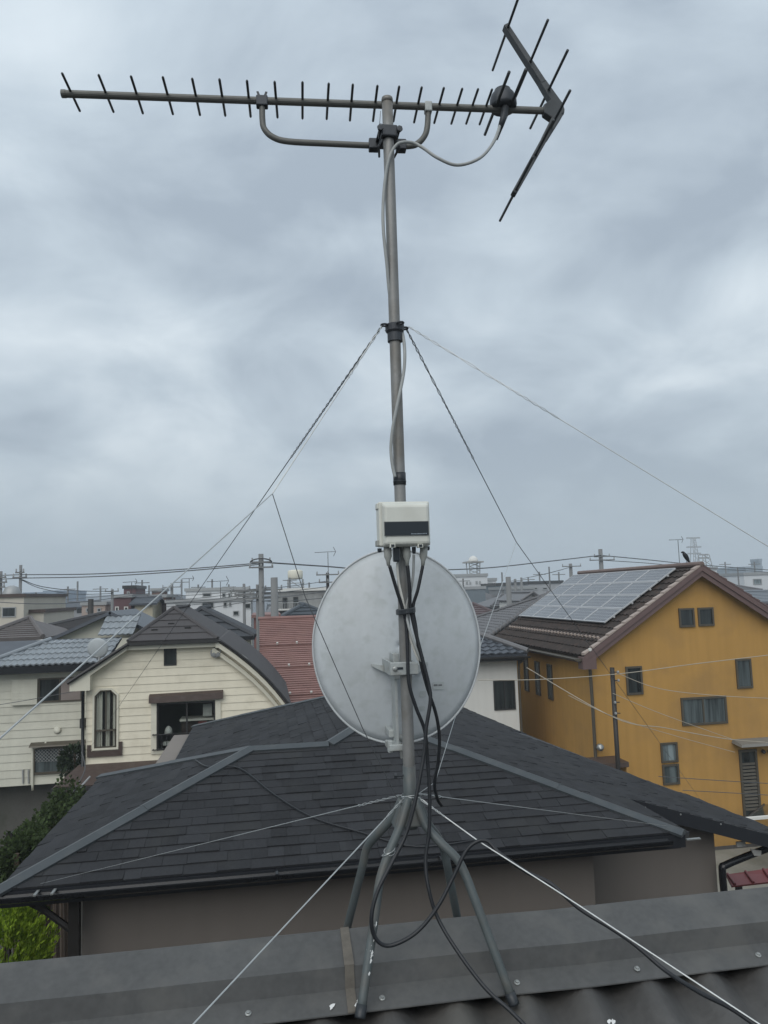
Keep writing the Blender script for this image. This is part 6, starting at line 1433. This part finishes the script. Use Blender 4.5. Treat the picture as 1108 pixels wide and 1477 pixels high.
wire('service line crossing the far left low rooftops', [oY(-10, 868, 44), oY(60, 871, 44), oY(130, 867, 50), oY(248, 851, 70)], .022)
wire('second service line crossing the far left low rooftops', [oY(-10, 861, 44), oY(64, 866, 60), oY(162, 859, 60), oY(248, 849, 70)], .022)
wire('line slanting across the pale sided house wall', [oY(-10, 1018, 20.5), oY(50, 1008, 20.8), oY(118, 995, 21.2)], .008, m_wired)

for k, px_ in enumerate((52, 98, 112, 145, 205, 215, 262, 286, 306, 330, 418, 446, 512, 668, 724, 762, 778, 792, 806, 1046, 1064, 1088)):
    Y_ = 70 + (k * 37) % 120; hy = 862 - .03 * (px_ - 280) * 1.0 - 6
    yt_ = 868 - .031 * px_ - 12 - (k * 7) % 15
    c = oY(px_, yt_, Y_); t = thing('distant_pole', 'thin distant pole among the hazy skyline clutter', 'utility pole', V(c.x, Y_, GZ), 'distant poles of the town')
    MB().tube([V(c.x, Y_, GZ), V(c.x, Y_, c.z)], Y_ * .0011, 6).build('shaft', m_pole, t)
    if k % 3 != 2: MB().box(c.x - Y_ * .009, c.x + Y_ * .009, Y_ - .1, Y_ + .1, c.z - Y_ * .004, c.z - Y_ * .003).build('crossarm', m_pole, t)
# distant roofs that fill the town to the horizon
random.seed(21)
protos = []
def proto(kind, mw, mr):
    t = thing('distant_house', 'small distant house among the hazy crowded rooftops', 'house', (0, 0, GZ), 'distant houses of the town')
    MB().box(-4, 4, -3.2, 3.2, GZ, GZ + 5.4).build('wall', mw, t)
    if kind == 'flat': MB().box(-4.2, 4.2, -3.4, 3.4, GZ + 5.402, GZ + 5.9).build('roof', mr, t)
    else:
        hx = 2.6 if kind == 'hip' else 0
        e = [V(-4.5, -3.7, GZ + 5.35), V(4.5, -3.7, GZ + 5.35), V(4.5, 3.7, GZ + 5.35), V(-4.5, 3.7, GZ + 5.35)]; r0, r1 = V(-4.5 + hx, 0, GZ + 7.1), V(4.5 - hx, 0, GZ + 7.1)
        MB().add(e + [r0, r1], [(0, 1, 5, 4), (2, 3, 4, 5), (1, 2, 5), (3, 0, 4), (3, 2, 1, 0)]).build('roof', mr, t)
    f = FRONT(0, -3.2)
    for a in (-2.9, .6): window(t, f, a, a + 1.7, GZ + 3.2, GZ + 4.5, m_gframe, g_dark, .09, proud=.06)
    return t
walls = [m_wfar, m_cream2, mat('grey_wall', (.3, .31, .32)), mat('tan_wall', (.36, .29, .25))]; roofs = [m_tile, m_tiled, m_tileb, m_slateb, mat('steel_roof', (.16, .18, .2))]
protos = [proto(k, walls[i % 4], roofs[i % 5]) for i, k in enumerate(('hip', 'gable', 'hip', 'flat', 'gable', 'hip', 'flat'))]
spots = []
random.seed(33)
for Y, n, z in ((80, 9, .76), (96, 12, .84), (116, 13, .9), (140, 15, .97), (175, 17, 1.05), (225, 19, 1.12), (290, 20, 1.22), (380, 22, 1.36)):
    half = Y * .62
    for k in range(n):
        x = Y * .16 - half + 2 * half * (k + random.uniform(.15, .85)) / n; spots.append((x, Y + random.uniform(-6, 6), z * random.uniform(.8, 1.22)))
for i, (x, y, zs) in enumerate(spots):
    o = protos[i] if i < len(protos) else copy_tree(protos[i % len(protos)])
    o.location = (x, y, GZ); o.scale = (random.uniform(.8, 1.3) * (1 + y / 500), random.uniform(.8, 1.2), zs); o.rotation_euler.z = R(random.choice((0, 0, 0, 90, -4, 5)))
# mid-distance houses that close the gaps between the nearer roofs
for i, (x, y, zs) in enumerate(((-22, 52, .8), (-17, 60, .85), (-9.5, 52, .84), (-3.5, 76, .95), (8.5, 66, .9), (7.0, 45, .8), (15, 52, .82), (21, 66, .86), (26, 54, .85), (33, 74, .9), (19, 42, .75), (40, 62, .9), (-12, 40, .78), (24, 40, .8))):
    o = copy_tree(protos[(i * 3 + 1) % len(protos)]); o.location = (x, y, GZ); o.scale = (.95, .95, zs)

# ================================================================== the air
hb = MB().box(-520, 620, -30, 900, GZ - 1, 42); hz_o = hb.build('haze', None, None); hz_o.data.materials.clear()
hm_ = bpy.data.materials.new('haze'); hm_.use_nodes = True; t_ = hm_.node_tree; t_.nodes.remove(t_.nodes['Principled BSDF'])
pv = t_.nodes.new('ShaderNodeVolumePrincipled'); pv.inputs['Color'].default_value = (.80, .87, .93, 1); pv.inputs['Density'].default_value = .0010
pv.inputs['Anisotropy'].default_value = 0.0
t_.links.new(pv.outputs[0], t_.nodes['Material Output'].inputs['Volume']); hz_o.data.materials.append(hm_)
tag(hz_o, 'thin grey blue haze filling the air over the town', 'haze', kind='stuff')
